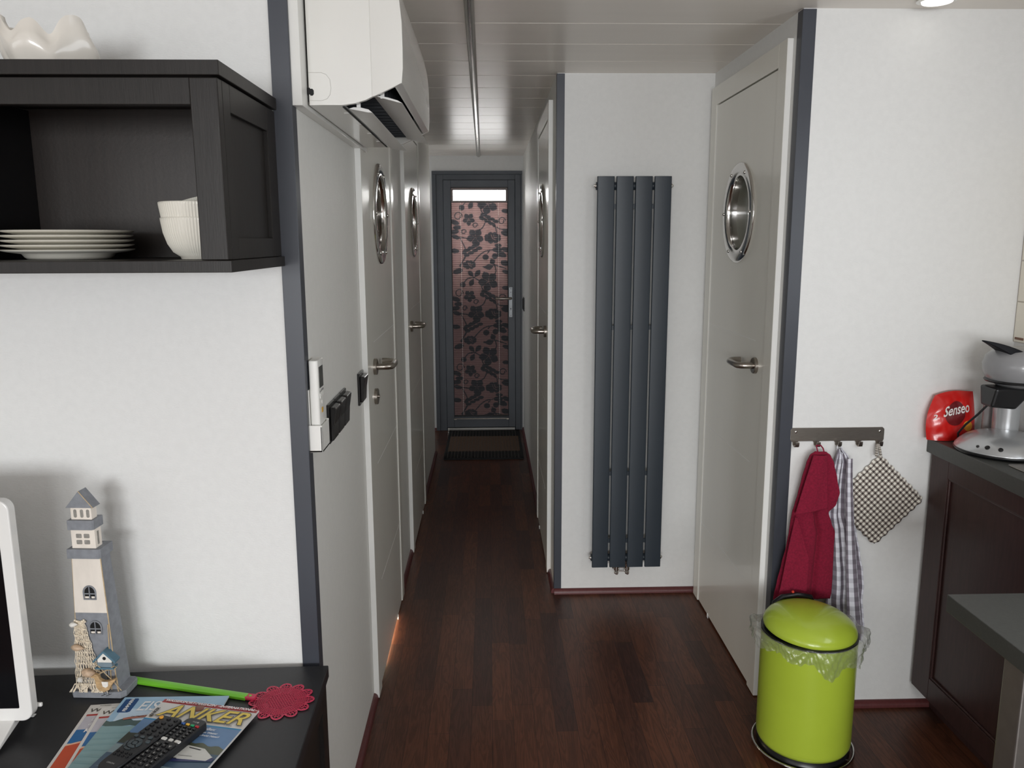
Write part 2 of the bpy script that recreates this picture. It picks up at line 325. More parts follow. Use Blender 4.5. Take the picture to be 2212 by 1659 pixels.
def make_door(n,wx,side,d,key=False):
    """door in a wall whose room face is x=wx; side=+1: room lies at +x, -1: at -x; d=(y0,y1) outer frame"""
    y0,y1=d; r=sroot('door_%d'%n,(wx,(y0+y1)/2,0)); s=side
    X=lambda a: wx+s*a
    fw=.068
    m=MB().use(DOORW)
    m.box((X(0.0002),y0,.004),(X(.018),y0+fw,DH)); m.box((X(0.0002),y1-fw,.004),(X(.018),y1,DH)); m.box((X(0.0002),y0+fw,DH-fw),(X(.018),y1-fw,DH))
    # reveal lining inside the wall
    m.box((X(-T+.002),y0+.022,0.004),(X(0.0002),y0+fw-.012,DH-.032)); m.box((X(-T+.002),y1-fw+.012,.004),(X(.0002),y1-.022,DH-.032)); m.box((X(-T+.002),y0+fw-.012,DH-fw+.012),(X(.0002),y1-fw+.012,DH-.032))
    f=m.build('door_frame',r,smooth=0,bevel=.0012)
    m=MB().use(EDGE)                               # bright end edge of the frame that faces the room
    m.box((X(.0006),y0-.0012,.006),(X(.0176),y0-.0001,DH-.001)); m.build('frame_edge',r,smooth=0)
    ly0,ly1=y0+fw+.003,y1-fw-.003; lz0,lz1=.009,DH-fw-.004; cy=(ly0+ly1)/2; cz=1.582; R=.128
    m=MB().use(DOORW); plate_hole(m,X(-.026),X(.0145),ly0,ly1,lz0,lz1,cy,cz,R)
    leaf=m.build('door_leaf',r,smooth=0,bevel=.0008,seg=1,merge=True)
    m=MB().use(EDGE)
    m.box((X(.0146),ly1-.004,lz0),(X(.0156),ly1-.001,lz1))       # light bead along the hinge side
    m.build('edge_bead',leaf,smooth=0)
    m=MB().use(EDGE)
    for gz in (1.168,.76,.349):
        m.box((X(.0142),cy-.235,gz-.0008),(X(.0150),ly1-.004,gz+.0008))
    m.build('groove_line',leaf,smooth=0)
    MB().use(EDGE).prism([(cy+.165,.0015),(cy+.181,.0015),(cy+.178,.017)],X(.0147),X(.0175),'x').build('bottom_seal_end',leaf,smooth=0)
    # porthole
    p=[(.168,.0146),(.1702,.018),(.1685,.0220),(.163,.0248),(.152,.0256),(.138,.0252),(.131,.0246),(.1262,.0225),(.1235,.0160),(.1222,.0060),(.1215,-.018),(.126,-.018),(.126,.014)]
    m=MB().use(CHROME).lathe([(a,X(b)) for a,b in p],(0,cy,cz),'x',n=72,caps=False)
    ring=m.build('porthole_ring',r,smooth=50)
    for k in range(6):
        a=math.radians(60*k); m=MB().use(CHROME).ball((X(.0250),cy+.147*math.cos(a),cz+.151*math.sin(a)),.0065,6,sc=(.8,1,1)).build('bolt',ring,smooth=60)
    MB().use(GLASSG).lathe([(.1245,X(-.0176)),(.1245,X(-.0135)),(1e-5,X(-.0125))],(0,cy,cz),'x',n=48).build('porthole_glass',r,smooth=50)
    # lever handle
    hy=ly0+.085 if n!=4 else ly0+.075; hz=1.088
    m=MB().use(STEEL).lathe([(1e-5,X(.0145)),(.0265,X(.0145)),(.0265,X(.0235)),(.0245,X(.0252)),(1e-5,X(.0252))],(0,hy,hz),'x',n=32); h=m.build('handle_rosette',r,smooth=40)
    path=[(.024,0),(.045,0),(.060,.003),(.070,.012),(.072,.024),(.072,.086),(.070,.102),(.062,.118),(.048,.128),(.034,.1305),(.024,.1305)]
    MB().use(STEEL).tube([(X(a),hy+b,hz) for a,b in path],.0105,14).build('lever',h,smooth=50)
    if key:
        m=MB().use(STEEL).lathe([(1e-5,X(.0145)),(.0265,X(.0145)),(.0265,X(.0235)),(.0245,X(.0252)),(1e-5,X(.0252))],(0,hy,hz-.098),'x',n=32); k=m.build('key_rosette',r,smooth=40)
        MB().use(STEEL).tube([(X(.024),hy,hz-.098),(X(.030),hy,hz-.098)],.0055,10).build('turn_knob',k,smooth=50)
    return r
make_door(1,XL,1,D1,key=True); make_door(2,XL,1,D2); make_door(3,XR,-1,D3); make_door(4,XN,-1,D4)
# ---- glazed end door; outside it the deck and an added shade wall
DECK=mat('deck_teak',(96,78,62),.7,noise=.15,nscale=8,nstretch=(8,1,1))
struct(MB().use(DECK).box((-2.2,YE+.102,-.12),(2.2,YE+2.2,-.06)).build('trim_5',smooth=0))
struct(MB().use(ANTHD).box((-2.2,YE+.42,-.06),(2.2,YE+.48,1.30)).build('trim_6',smooth=0))  # unseen wall added to cut sky light on the blind's lower part
r=sroot('door_5',(-.08,YE,0))
m=MB().use(ANTHD)
fx0,fx1,fz=-.4235,.2605,2.0115; sx0,sx1,sz1=-.338,.204,1.944
# outer frame: two steps
m.box((fx0,YE-.012,0),(fx0+.030,YE+.09,fz-.0262)); m.box((fx1-.012,YE-.012,0),(fx1,YE+.09,fz-.0262)); m.box((fx0,YE-.012,fz-.026),(fx1,YE+.09,fz))
m.box((fx0+.0302,YE-.004,0),(sx0-.002,YE+.09,fz-.0262)); m.box((sx1+.002,YE-.004,0),(fx1-.0122,YE+.09,fz-.0262)); m.box((sx0-.002,YE-.004,sz1+.002),(sx1+.002,YE+.09,fz-.0262))
m.build('door_frame',r,smooth=0,bevel=.0015)
gx0,gx1,gz0,gz1=-.2815,.1505,.113,1.889
m=MB().use(BLACK)
for a,b in (((sx0-.012,YE+.052,0),(sx0+.012,YE+.085,sz1+.012)),((sx1-.012,YE+.052,0),(sx1+.012,YE+.085,sz1+.012)),((sx0,YE+.052,sz1-.012),(sx1,YE+.085,sz1+.012)),((sx0,YE+.062,0),(sx1,YE+.085,.05))): m.box(a,b)
m.build('sash_light_seal',r,smooth=0)  # black strips added behind the sash gap to stop leaking sky light
m=MB().use(ANTHD)
for a,b in (((sx0,YE-.016,.028),(gx0,YE+.05,sz1)),((gx1,YE-.016,.028),(sx1,YE+.05,sz1)),((gx0,YE-.016,.028),(gx1,YE+.05,gz0)),((gx0,YE-.016,gz1),(gx1,YE+.05,sz1))): m.box(a,b)
sash=m.build('door_sash',r,smooth=0,bevel=.002)
m=MB().use(BLACK)
g=.006
for a,b in (((gx0,YE-.0168,gz0),(gx0+g,YE-.004,gz1)),((gx1-g,YE-.0168,gz0),(gx1,YE-.004,gz1)),((gx0,YE-.0168,gz1-g),(gx1,YE-.004,gz1))): m.box(a,b)
m.build('gasket',sash,smooth=0)
gl=bpy.data.materials.new('clear_glass'); gl.use_nodes=True; nt=gl.node_tree; nt.nodes.clear()
o=nt.nodes.new('ShaderNodeOutputMaterial'); tb=nt.nodes.new('ShaderNodeBsdfTransparent'); gb=nt.nodes.new('ShaderNodeBsdfGlossy'); gb.inputs['Roughness'].default_value=.02; fr=nt.nodes.new('ShaderNodeFresnel'); mx=nt.nodes.new('ShaderNodeMixShader')
nt.links.new(fr.outputs[0],mx.inputs[0]); nt.links.new(tb.outputs[0],mx.inputs[1]); nt.links.new(gb.outputs[0],mx.inputs[2]); nt.links.new(mx.outputs[0],o.inputs[0])
MB().use(gl).box((gx0-.005,YE+.028,gz0-.005),(gx1+.005,YE+.034,gz1+.005)).build('glass_pane',sash,smooth=0)
m=MB().use(mat('aluminium_sill',(190,188,182),.3,1,noise=.05,nscale=30)).box((sx0+.003,YE-.02,.001),(sx1-.003,YE+.06,.024)).build('threshold',r,smooth=0,bevel=.001)
m=MB().use(mat('satin_plate',(128,130,132),.42,1,noise=.04,nscale=30)).prism([(a,b) for a,b in rrect(.156,.905,.183,1.137,.004)],YE-.0235,YE-.016,'y'); pl=m.build('handle_plate',r,smooth=30,bevel=.001)
m=MB().use(STEEL).tube([(.170,YE-.022,1.052),(.170,YE-.058,1.052),(.164,YE-.068,1.052),(.150,YE-.071,1.052),(.062,YE-.071,1.052),(.056,YE-.068,1.052)],.0095,12).build('lever',pl,smooth=50)
m=MB().use(BLACK).lathe([(1e-5,YE-.0239),(.0045,YE-.0239),(.0045,YE-.0236)],(.170,0,.972),'y',n=16); m.box((.1685,YE-.0239,.960),(.1715,YE-.0236,.972))
for z in(1.125,1.098,.918): m.lathe([(1e-5,YE-.0239),(.003,YE-.0239),(.003,YE-.0236)],(.170,0,z),'y',n=12)
m.build('keyhole',pl,smooth=0)
# ================================================================== PLEATED BLIND
def blind():
    x0,x1=gx0+.004,gx1-.004; z0,z1=.128,1.778; yb=YE-.022
    t=thing('pleated_blind','dusty pink pleated blind with dark leaf and vine print on the glazed door','blind',((x0+x1)/2,yb,z0))
    # pattern drawn in a tile 655 wide x 900 high (units), repeated upwards
    NX,NZ=150,int((z1-z0)/.0035)
    U=655.0/(x1-x0)
    xs=(np.arange(NX)+.5)/NX*655
    zs=(z1-z0)*(1-(np.arange(NZ)+.5)/NZ)      # from the bottom
    zz=((z1-z0)-((z1-z0)*(np.arange(NZ)+.5)/NZ))   # distance below the top
    XX,ZZ=np.meshgrid(xs,zz*U)
    ZT=ZZ%900
    M=np.zeros(XX.shape,bool)
    def el(cx,cy,rx,ry,ang=0):
        nonlocal M
        for oy in(-900,0,900):
            c,s=math.cos(math.radians(ang)),math.sin(math.radians(ang)); dx=XX-cx; dy=ZT-cy-oy
            M|=((dx*c+dy*s)/rx)**2+((-dx*s+dy*c)/ry)**2<1
    def cut(pl,w):
        nonlocal M
        M&=~line(pl,w)
    def line(pl,w):
        R=np.zeros(XX.shape,bool)
        for oy in(-900,0,900):
            for (ax,ay),(bx,by) in zip(pl,pl[1:]):
                ay2,by2=ay+oy,by+oy; dx,dy=bx-ax,by2-ay2; L=dx*dx+dy*dy+1e-9
                t=np.clip(((XX-ax)*dx+(ZT-ay2)*dy)/L,0,1); R|=(XX-ax-t*dx)**2+(ZT-ay2-t*dy)**2<(w/2)**2
        return R
    def vine(pl,w=13):
        nonlocal M
        q=[]
        P=[pl[0]]+pl+[pl[-1]]
        for i in range(1,len(P)-2):
            for k in range(6):
                u=k/6; p0,p1,p2,p3=[np.array(p,float) for p in P[i-1:i+3]]
                q.append(tuple(.5*((2*p1)+(-p0+p2)*u+(2*p0-5*p1+4*p2-p3)*u*u+(-p0+3*p1-3*p2+p3)*u**3)))
        q.append(pl[-1]); M|=line(q,w)
    def leaf(x,y,l,w,a):      # pointed leaf from (x,y) in direction a
        nonlocal M
        c,s=math.cos(math.radians(a)),math.sin(math.radians(a))
        for oy in(-900,0,900):
            dx=XX-x;dy=ZT-y-oy; u=(dx*c+dy*s)/l; v=(-dx*s+dy*c)
            M|=(u>0)&(u<1)&(np.abs(v)<w*np.sin(PI*np.clip(u,0,1)**1.35))
    def flower(x,y,r,n,a0,w=.33):
        for k in range(n): leaf(x,y,r,r*w,a0+360*k/n)
    def rose(x,y,r):
        el(x,y,r*1.0,r*.55)
        for a in(20,70,110,160,200,250,300,340): el(x+r*.75*math.cos(math.radians(a)),y+r*.45*math.sin(math.radians(a)),r*.35,r*.3)
        cut([(x-r*.2,y+r*.4),(x,y-r*.1),(x+r*.4,y-r*.3)],5); cut([(x+r*.1,y+r*.4),(x+r*.2,y),(x+r*.6,y+r*.1)],5)
    def lobed(x,y,x2,y2,r):
        for k in range(4):
            t=k/3; cx,cy=x+(x2-x)*t,y+(y2-y)*t
            dx,dy=x2-x,y2-y; L=math.hypot(dx,dy); nx,ny=-dy/L,dx/L
            el(cx+nx*r*.6,cy+ny*r*.6,r,r*.55,math.degrees(math.atan2(dy,dx))+25); el(cx-nx*r*.6,cy-ny*r*.6,r*.9,r*.5,math.degrees(math.atan2(dy,dx))-25)
        cut([(x,y),(x2,y2)],5)
    def curl(x,y,r): M_=[(x+r*math.cos(a)*(1-a/14),y+r*math.sin(a)*(1-a/14)) for a in np.linspace(0,6.6,20)]; vine(M_,11)
    O=65; Q=240
    P=lambda x,y:(x-O,y-Q)
    rose(*P(265,265),72); rose(*P(545,580),92)
    el(*P(460,355),37,34); el(*P(570,365),34,34); leaf(*P(520,345),85,34,-65)
    lobed(*P(225,400),*P(375,480),40)
    flower(*P(340,590),105,5,-92,.36); flower(*P(265,795),76,5,-90,.36); flower(*P(490,970),125,5,-100,.36)
    lobed(*P(430,830),*P(570,750),38); el(*P(415,815),28,28); el(*P(185,930),34,32)
    leaf(*P(320,1010),110,30,-118); leaf(*P(320,1015),105,28,130); leaf(*P(320,1015),115,30,50); leaf(*P(430,1130),120,34,8)
    curl(*P(340,725),32); curl(*P(205,650),30); curl(*P(655,775),44); curl(*P(140,830),50)
    vine([P(160,245),P(200,330),P(230,400),P(215,470),P(165,570)]); vine([P(150,590),P(250,575),P(340,590)])
    vine([P(310,290),P(380,370),P(450,420),P(540,440),P(620,460)]); vine([P(590,640),P(580,700),P(520,770),P(420,880),P(400,960),P(325,1012)])
    vine([P(340,660),P(420,690),P(460,760)]); vine([P(185,930),P(240,1000),P(325,1015)]); vine([P(540,1030),P(580,1080),P(570,1150),P(540,1200)]); vine([P(430,1140),P(560,1160),P(650,1135),P(700,1120)])
    vine([P(150,1155),P(200,1220),P(240,1290)]); vine([P(600,700),P(640,680),P(720,680)]); vine([P(480,400),P(500,420)])
    for x,y,r in((100,430,42),(110,590,40),(95,650,44),(100,760,46),(130,700,40),(690,275,40),(650,385,50),(600,440,48),(700,440,44),(610,490,36),(690,630,42),(705,660,36),(700,890,40),(130,1090,50),(700,1080,38),(690,1190,44),(100,1320-900+0,30),(640,1290-900,40)): el(*P(x,y),r*1.2,r*.62,random.uniform(-25,25))
    fab=bpy.data.materials.new('blind_fabric_pink'); lf=bpy.data.materials.new('blind_print_dark')
    for mm,c,tr,f in ((fab,(180,146,144),(212,180,176),.5),(lf,(84,84,88),(118,118,124),.35)):
        mm.use_nodes=True; nt=mm.node_tree; b=nt.nodes['Principled BSDF']; b.inputs['Base Color'].default_value=lin(c)+(1,); b.inputs['Roughness'].default_value=.8
        t2=nt.nodes.new('ShaderNodeBsdfTranslucent'); t2.inputs[0].default_value=tuple(.22*x for x in lin(tr))+(1,); mx=nt.nodes.new('ShaderNodeMixShader'); mx.inputs[0].default_value=f
        # fine weave
        tc=nt.nodes.new('ShaderNodeTexCoord'); nz=nt.nodes.new('ShaderNodeTexNoise'); nz.inputs['Scale'].default_value=900; bp=nt.nodes.new('ShaderNodeBump'); bp.inputs['Strength'].default_value=.1; bp.inputs['Distance'].default_value=.0005
        nt.links.new(tc.outputs['Object'],nz.inputs['Vector']); nt.links.new(nz.outputs[0],bp.inputs['Height']); nt.links.new(bp.outputs[0],b.inputs['Normal'])
        nt.links.new(b.outputs[0],mx.inputs[1]); nt.links.new(t2.outputs[0],mx.inputs[2]); nt.links.new(mx.outputs[0],nt.nodes['Material Output'].inputs[0])
    vs=[];fs=[];mi=[]
    pit=.014
    for j in range(NZ+1):
        z=z1-(z1-z0)*j/NZ; ph=((z1-z)/pit)%1; dy=-.009*(1-abs(2*ph-1))
        for i in range(NX+1): vs.append((x0+(x1-x0)*i/NX,yb+.006+dy,z))
    def fold_of(src,nm):
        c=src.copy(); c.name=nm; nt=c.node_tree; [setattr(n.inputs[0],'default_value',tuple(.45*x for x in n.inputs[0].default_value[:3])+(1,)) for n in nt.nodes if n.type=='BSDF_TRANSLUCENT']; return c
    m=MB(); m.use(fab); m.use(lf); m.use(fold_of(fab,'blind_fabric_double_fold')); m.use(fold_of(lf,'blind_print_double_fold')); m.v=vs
    for j in range(NZ):
        for i in range(NX):
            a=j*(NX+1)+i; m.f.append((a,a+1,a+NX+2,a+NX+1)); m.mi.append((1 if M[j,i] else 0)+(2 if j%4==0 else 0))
    m.build('pleated_fabric',t,smooth=0)
    RAIL=mat('blind_rail',(120,108,104),.4,noise=.03,nscale=20)
    MB().use(RAIL).box((x0-.001,yb-.006,1.868),(x1+.001,yb+.008,1.886)).build('top_rail',t,smooth=0,bevel=.001)
    MB().use(RAIL).box((x0,yb-.005,z1-.001),(x1,yb+.008,z1+.013)).build('moving_rail',t,smooth=0,bevel=.001)
    MB().use(BLACKP).box((x0-.001,yb-.006,z0-.012),(x1+.001,yb+.008,z0+.001)).build('bottom_rail',t,smooth=0,bevel=.001)
    for xa,xb in((gx0+.001,x0+.013),(x1-.013,gx1-.001)): MB().use(RAIL).box((xa,yb-.003,z1+.012),(xb,yb+.004,1.87)).build('side_guide',t,smooth=0)
    m=MB().use(STEEL)
    m.box((x0-.004,YE-.032,z0-.031),(x1+.004,YE-.0165,z0-.024)); m.box((x0-.006,YE-.034,z0-.036),(x0+.014,YE-.0165,z0-.024)); m.box((x1-.014,YE-.034,z0-.036),(x1+.006,YE-.0165,z0-.024)); m.build('clamp_rail',t,smooth=0,bevel=.001)
    CORD=mat('bead_cord_pale',(250,246,240),.5,noise=.02,nscale=30,emit=(255,235,225),estr=0)
    for cx in (x0+.070,x1-.068):
        m=MB().use(CORD); 
        m.tube([(cx,yb-.004,z0),(cx,yb-.004,z1)],.0006,5)
        for k in range(int((z1-z0)/pit)): m.ball((cx,yb-.0050,z1-pit*(k+.5)),.0025,3)
        m.build('cord',t,smooth=60)
blind()
# doormat
def doormat():
    t=thing('doormat','black and brown ribbed doormat lying on the floor before the glazed end door','doormat',(-.045,5.8,0))
    x0,x1,y0,y1=-.318,.230,5.40,6.225
    RUB=mat('rubber_black',(24,24,26),.75,noise=.1,nscale=60); COI=mat('coir_brown',(92,72,58),.9,noise=.35,nscale=260,bump=.5,bscale=700); RIBW=mat('ribbing_grey',(78,74,70),.8,noise=.2,nscale=120)
    m=MB().use(RUB); m.prism(rrect(x0,y0,x1,y1,.01),.0005,.007); m.prism([(x0-.004,y0-.004),(x0+.014,y0-.004),(x0+.014,y1+.004),(x0-.004,y1+.004)],.0005,.0095); m.prism([(x1-.014,y0-.004),(x1+.004,y0-.004),(x1+.004,y1+.004),(x1-.014,y1+.004)],.0005,.0095); m.prism([(x0,y0-.006),(x1,y0-.006),(x1,y0+.012),(x0,y0+.012)],.0005,.0095); m.prism([(x0,y1-.012),(x1,y1-.012),(x1,y1+.004),(x0,y1+.004)],.0005,.0095)
    m.build('rubber_base',t,smooth=0)
    a,b=y0+.19,y1-.19
    MB().use(COI).box((x0+.015,a,.007),(x1-.015,b,.0098)).build('coir_band',t,smooth=0)
    m=MB()
    n=44
    for i in range(n):
        x=x0+.02+(x1-x0-.04)*i/(n-1)
        m.use(RUB if i%2 else RIBW)
        w=.0022 if i%2==0 else .0035
        for (p,q) in ((y0+.014,a),(b,y1-.014)): m.box((x-w,p,.007),(x+w,q,.0115 if i%2 else .0105))
        if i%2==0: m.use(RIBW); m.box((x-.0012,a,.0095),(x+.0012,b,.0112))
    m.build('ribs',t,smooth=0)
doormat()
# ceiling rail
m=MB().use(mat('aluminium_rail',(150,146,140),.22,1,noise=.04,nscale=40))
a,b=(-.0400,1.0),(-.0680,6.262)
pr=[(.0145*math.cos(t),-.013*math.sin(t)) for t in np.linspace(0,PI,12)]
vs=[];n=len(pr)
for (x,y) in (a,b):
    for d,z in pr: vs.append((x+d,y,C-.0002+z))
m.add(vs,[tuple(range(n)),tuple(range(n,2*n))]+[(i,(i+1)%n,(i+1)%n+n,i+n) for i in range(n)])
tag(m.build('ceiling_rail',smooth=50),'long slim metal cover rail running down the middle of the panelled ceiling','rail')
# ================================================================== RADIATOR
def radiator():
    t=thing('radiator','tall anthracite panel radiator with four vertical flat panels on the white wall','radiator',(.564,YR,0))
    z0,z1=.146,1.733; x0=.4203; w=.0663; g=.0073; yf=YR-.078
    for i in range(4):
        a=x0+i*(w+g); m=MB().use(RADM); m.prism(rrect(a,yf,a+w,yf+.011,.0035,4),z0,z1); m.build('panel',t,smooth=40,bevel=.0012)
    X0,X1=x0+.004,x0+4*w+3*g-.004
    for z in (z0+.035,z1-.035):
        m=MB().use(RADM).tube([(X0-.006,yf+.026,z),(X1+.006,yf+.026,z)],.0155,18); c=m.build('collector_tube',t,smooth=50)
        for s,xx in((-1,X0-.006),(1,X1+.006)):
            m=MB().use(CHROME).tube([(xx,yf+.026,z),(xx+s*.004,yf+.026,z),(xx+s*.0042,yf+.026,z),(xx+s*.009,yf+.026,z)],[.0105,.0105,.006,.005],14).build('end_plug',c,smooth=50)
    for z in (.55,1.15,1.62,.26):
        for i in range(3):
            a=x0+(i+1)*w+i*g; MB().use(RADM).box((a-.006,yf+.008,z-.009),(a+g+.006,yf+.013,z+.009)).build('spacer',t,smooth=0)
    for z in(.35,1.55):
        for xx in (x0+.02,X1-.03): MB().use(RADM).box((xx,yf+.011,z-.02),(xx+.02,YR-.0005,z+.02)).build('wall_bracket',t,smooth=0)
    m=MB().use(CHROME)
    for xx in(.527,.572):
        m.lathe([(.0105,z0+.018),(.0105,z0-.006),(.0125,z0-.006),(.0125,z0-.020),(.0085,z0-.021),(.0085,z0-.026)],(xx,yf+.028,0),n=20)
        m.ball((xx,yf+.026,z0-.032),.0105,8); m.tube([(xx,yf+.026,z0-.032),(xx,yf+.010,z0-.032)],.0062,6); m.tube([(xx,yf+.026,z0-.032),(xx,YR-.001,z0-.032)],.0075,12)
    m.tube([(.527,yf+.026,z0-.026),(.572,yf+.026,z0-.026)],.0035,10); m.tube([(.527,yf+.03,z0-.028),(.512,yf+.03,z0-.008)],.006,8)
    m.build('valve_block',t,smooth=50)
    MB().use(BRASS).tube([(.498,yf+.03,z0-.001),(.514,yf+.03,z0-.001)],.0095,6).build('brass_cap',t,smooth=30)
radiator()
# ================================================================== AIR CONDITIONER
tag(MB().use(WHITEP).box((XL,1.690,1.7585),(XL+.0215,2.56,2.118)).build('mounting_board',bevel=.0012,smooth=0),'white backing board on the grey wall behind the air conditioner','board')
def aircon():
    bx=XL+.0255; y0,y1=1.738,2.505
    t=thing('air_conditioner','white wall-mounted air conditioner with its flap open above the hall door','air conditioner',(bx,(y0+y1)/2,1.766))
    AC=mat('ac_white_gloss',(231,229,223),.16,coat=.5,noise=.006,nscale=6)
    back=bx
    full=[(back,1.766),(-.3352,1.7665),(-.2978,1.7665),(-.272,1.7700),(-.2495,1.7765),(-.2300,1.7850),(-.2111,1.7937),(-.1900,1.8038),(-.1752,1.8115),(-.1722,1.84),(-.1716,1.88),(-.1722,1.93),(-.1765,1.975),(-.187,2.022),(-.200,2.052),(-.215,2.066),(back,2.068)]
    m=MB().use(AC)
    cr=-.2360; lo=[q for q in full if q[0]<cr]; zlo=1.7830; ztop=2.0664
    lft=[q for q in full[:5]]+[(cr,zlo),(cr,ztop),full[-1]]; rgt=[(cr,zlo)]+full[5:16]+[(cr,ztop)]
    m.prism(lft,y0,y0+.012,'y'); n0=len(m.v); m.prism(rgt,y0,y0+.012,'y')
    for i in range(n0,n0+len(rgt)): x,y,z=m.v[i]; m.v[i]=(x,y+(x-cr)*.09,z)
    cap=m.build('end_cap',t,smooth=25,bevel=.0007)
    MB().use(BLACK).box((XL+.0216,y0+.010,1.775),(bx+.001,y1-.01,2.05)).build('shadow_gap_fill',t,smooth=0)  # black filler paints the shadow strip between board and unit
    m=MB().use(AC); m.prism(full,y1-.012,y1,'y'); m.build('end_cap',t,smooth=25,bevel=.002)
    # crease + hatch outline on the near cap
    G=mat('seam_grey',(200,197,190),.5,noise=.02,nscale=50)
    m=MB().use(G); hp=[(-.3635,1.8300),(-.338,1.8300),(-.328,1.8265),(-.3208,1.8165),(-.3190,1.800),(-.3215,1.787),(-.328,1.7790),(-.338,1.7755),(-.3635,1.7755)]
    for (a,b),(c,d) in zip(hp,hp[1:]): m.tube([(a,y0-.0002,b),(c,y0-.0002,d)],.0004,4)
    m.build('hatch_outline',cap,smooth=0)
    MB().use(BLACK).prism([(-.3675,1.7875),(-.3625,1.7875),(-.3612,1.785),(-.3570,1.785),(-.3545,1.788),(-.3545,1.7955),(-.3572,1.7985),(-.3615,1.7985),(-.3625,1.8005),(-.3675,1.8005)],y0-.0006,y0+.003,'y').build('cable_notch',cap,smooth=0)
    # casing (bottom + top) with the outlet left open
    m=MB().use(AC)
    top=[(back,1.766),(-.3352,1.7665),(-.3000,1.7665),(-.3000,1.775),(-.335,1.80),(-.335,1.90),(-.20,1.90),(-.2,2.05),(-.215,2.066),(back,2.068)]
    m.prism(top,y0+.012,y1-.012,'y'); m.build('casing',t,smooth=25)
    m=MB().use(AC)
    fr=[(-.1900,1.8045),(-.1752,1.8115),(-.1722,1.84),(-.1716,1.88),(-.1722,1.93),(-.1765,1.975),(-.187,2.022),(-.200,2.052),(-.206,2.048),(-.194,2.018),(-.184,1.97),(-.180,1.93),(-.1795,1.88),(-.180,1.84),(-.183,1.820),(-.1935,1.812)]
    m.prism(fr,y0+.0125,y1-.0125,'y'); m.build('front_panel',t,smooth=40)
    m=MB().use(BLACK)
    m.box((-.334,y0+.013,1.777),(-.329,y1-.013,1.90)); m.box((-.333,y0+.013,1.885),(-.184,y1-.013,1.899))
    m.build('outlet_cavity',t,smooth=0)
    DK=mat('dark_vane_grey',(52,54,58),.5,noise=.1,nscale=60); m=MB().use(DK)
    for k in range(15):
        y=y0+.05+k*(y1-y0-.1)/14; m.box((-.318,y-.001,1.790),(-.215,y+.001,1.86))
    m.build('air_vane',t,smooth=0)
    # flaps
    def blade(x,z,L,th,ang):
        a=math.radians(ang); pts=[]
        prof=[(-L/2,0),(-L*.3,th*.75),(0,th),(L*.32,th*.8),(L/2,.0),(L*.32,-th*.18),(0,-th*.1),(-L*.3,-th*.05)]
        return [(x+u*math.cos(a)-v*math.sin(a),z+u*math.sin(a)+v*math.cos(a)) for u,v in prof]
    WF=mat('flap_white',(226,225,222),.3,noise=.01,nscale=9)
    m=MB().use(WF); m.prism(blade(-.2640,1.7590,.050,.0065,-9),y0+.022,y1-.018,'y'); m.build('lower_flap',t,smooth=40,bevel=.0006)
    m=MB().use(WF); m.prism(blade(-.2065,1.7815,.062,.004,-14),y0+.022,y1-.018,'y'); m.build('upper_flap',t,smooth=40,bevel=.0006)
    m=MB().use(BLACK); m.box((-.3005,y0+.02,1.7655),(-.2965,y1-.02,1.7672)); m.build('flap_gap',t,smooth=0)
    for k in range(4): MB().use(WF).box((-.3115,y0+.10+k*.17,1.7656),(-.3005,y0+.103+k*.17,1.7664)).build('clip_mark',t,smooth=0)
    # flap hinge arms
    for y in(y0+.024,y1-.026):
        MB().use(WF).box((-.222,y,1.7835),(-.214,y+.004,1.80)).build('hinge_arm',t,smooth=0); MB().use(WF).box((-.272,y,1.762),(-.264,y+.004,1.775)).build('hinge_arm',t,smooth=0)
aircon()
# AC remote in its wall holder
def acremote():
    t=thing('wall_remote_holder','narrow white wall holder that carries the air conditioner remote','remote holder',(XL,1.735,1.02))
    m=MB().use(WHITEP); m.box((XL,1.700,1.045),(XL+.004,1.768,1.178)); m.box((XL,1.694,1.042),(XL+.030,1.699,1.102)); m.box((XL,1.767,1.042),(XL+.030,1.772,1.102)); m.box((XL,1.694,1.042),(XL+.030,1.772,1.048)); m.box((XL+.0255,1.694,1.042),(XL+.030,1.772,1.100))
    m.build('cradle',t,smooth=0,bevel=.0015)
    r=thing('remote_control','white remote control with a dark display standing in the wall holder','remote control',(XL+.0045,1.733,1.049))
    m=MB().use(WHITEP); m.prism(rrect(XL+.0048,1.7035,XL+.0245,1.7625,.005,4),1.0495,1.241,'z'); b=m.build('body',r,smooth=40,bevel=.002)
    MB().use(mat('lcd_dark',(70,72,70),.2,noise=.03,nscale=40)).box((XL+.0245,1.714,1.180),(XL+.0252,1.752,1.226)).build('display',r,smooth=0)
    GB=mat('button_grey',(150,150,148),.4,noise=.02,nscale=20)
    for k,(y,z,w,h,mt) in enumerate([(1.716,1.163,.008,.011,WHITEP),(1.729,1.166,.008,.011,WHITEP),(1.742,1.166,.008,.011,WHITEP),(1.731,1.148,.008,.008,WHITEP),(1.731,1.130,.011,.011,mat('button_amber',(205,160,60),.4,noise=.03,nscale=20)),(1.718,1.172,.009,.003,GB),(1.731,1.174,.009,.003,GB),(1.744,1.174,.009,.003,GB)]):
        MB().use(mt).box((XL+.0246,y-w/2,z-h/2),(XL+.0262,y+w/2,z+h/2)).build('button',r,smooth=0,bevel=.0005)
acremote()
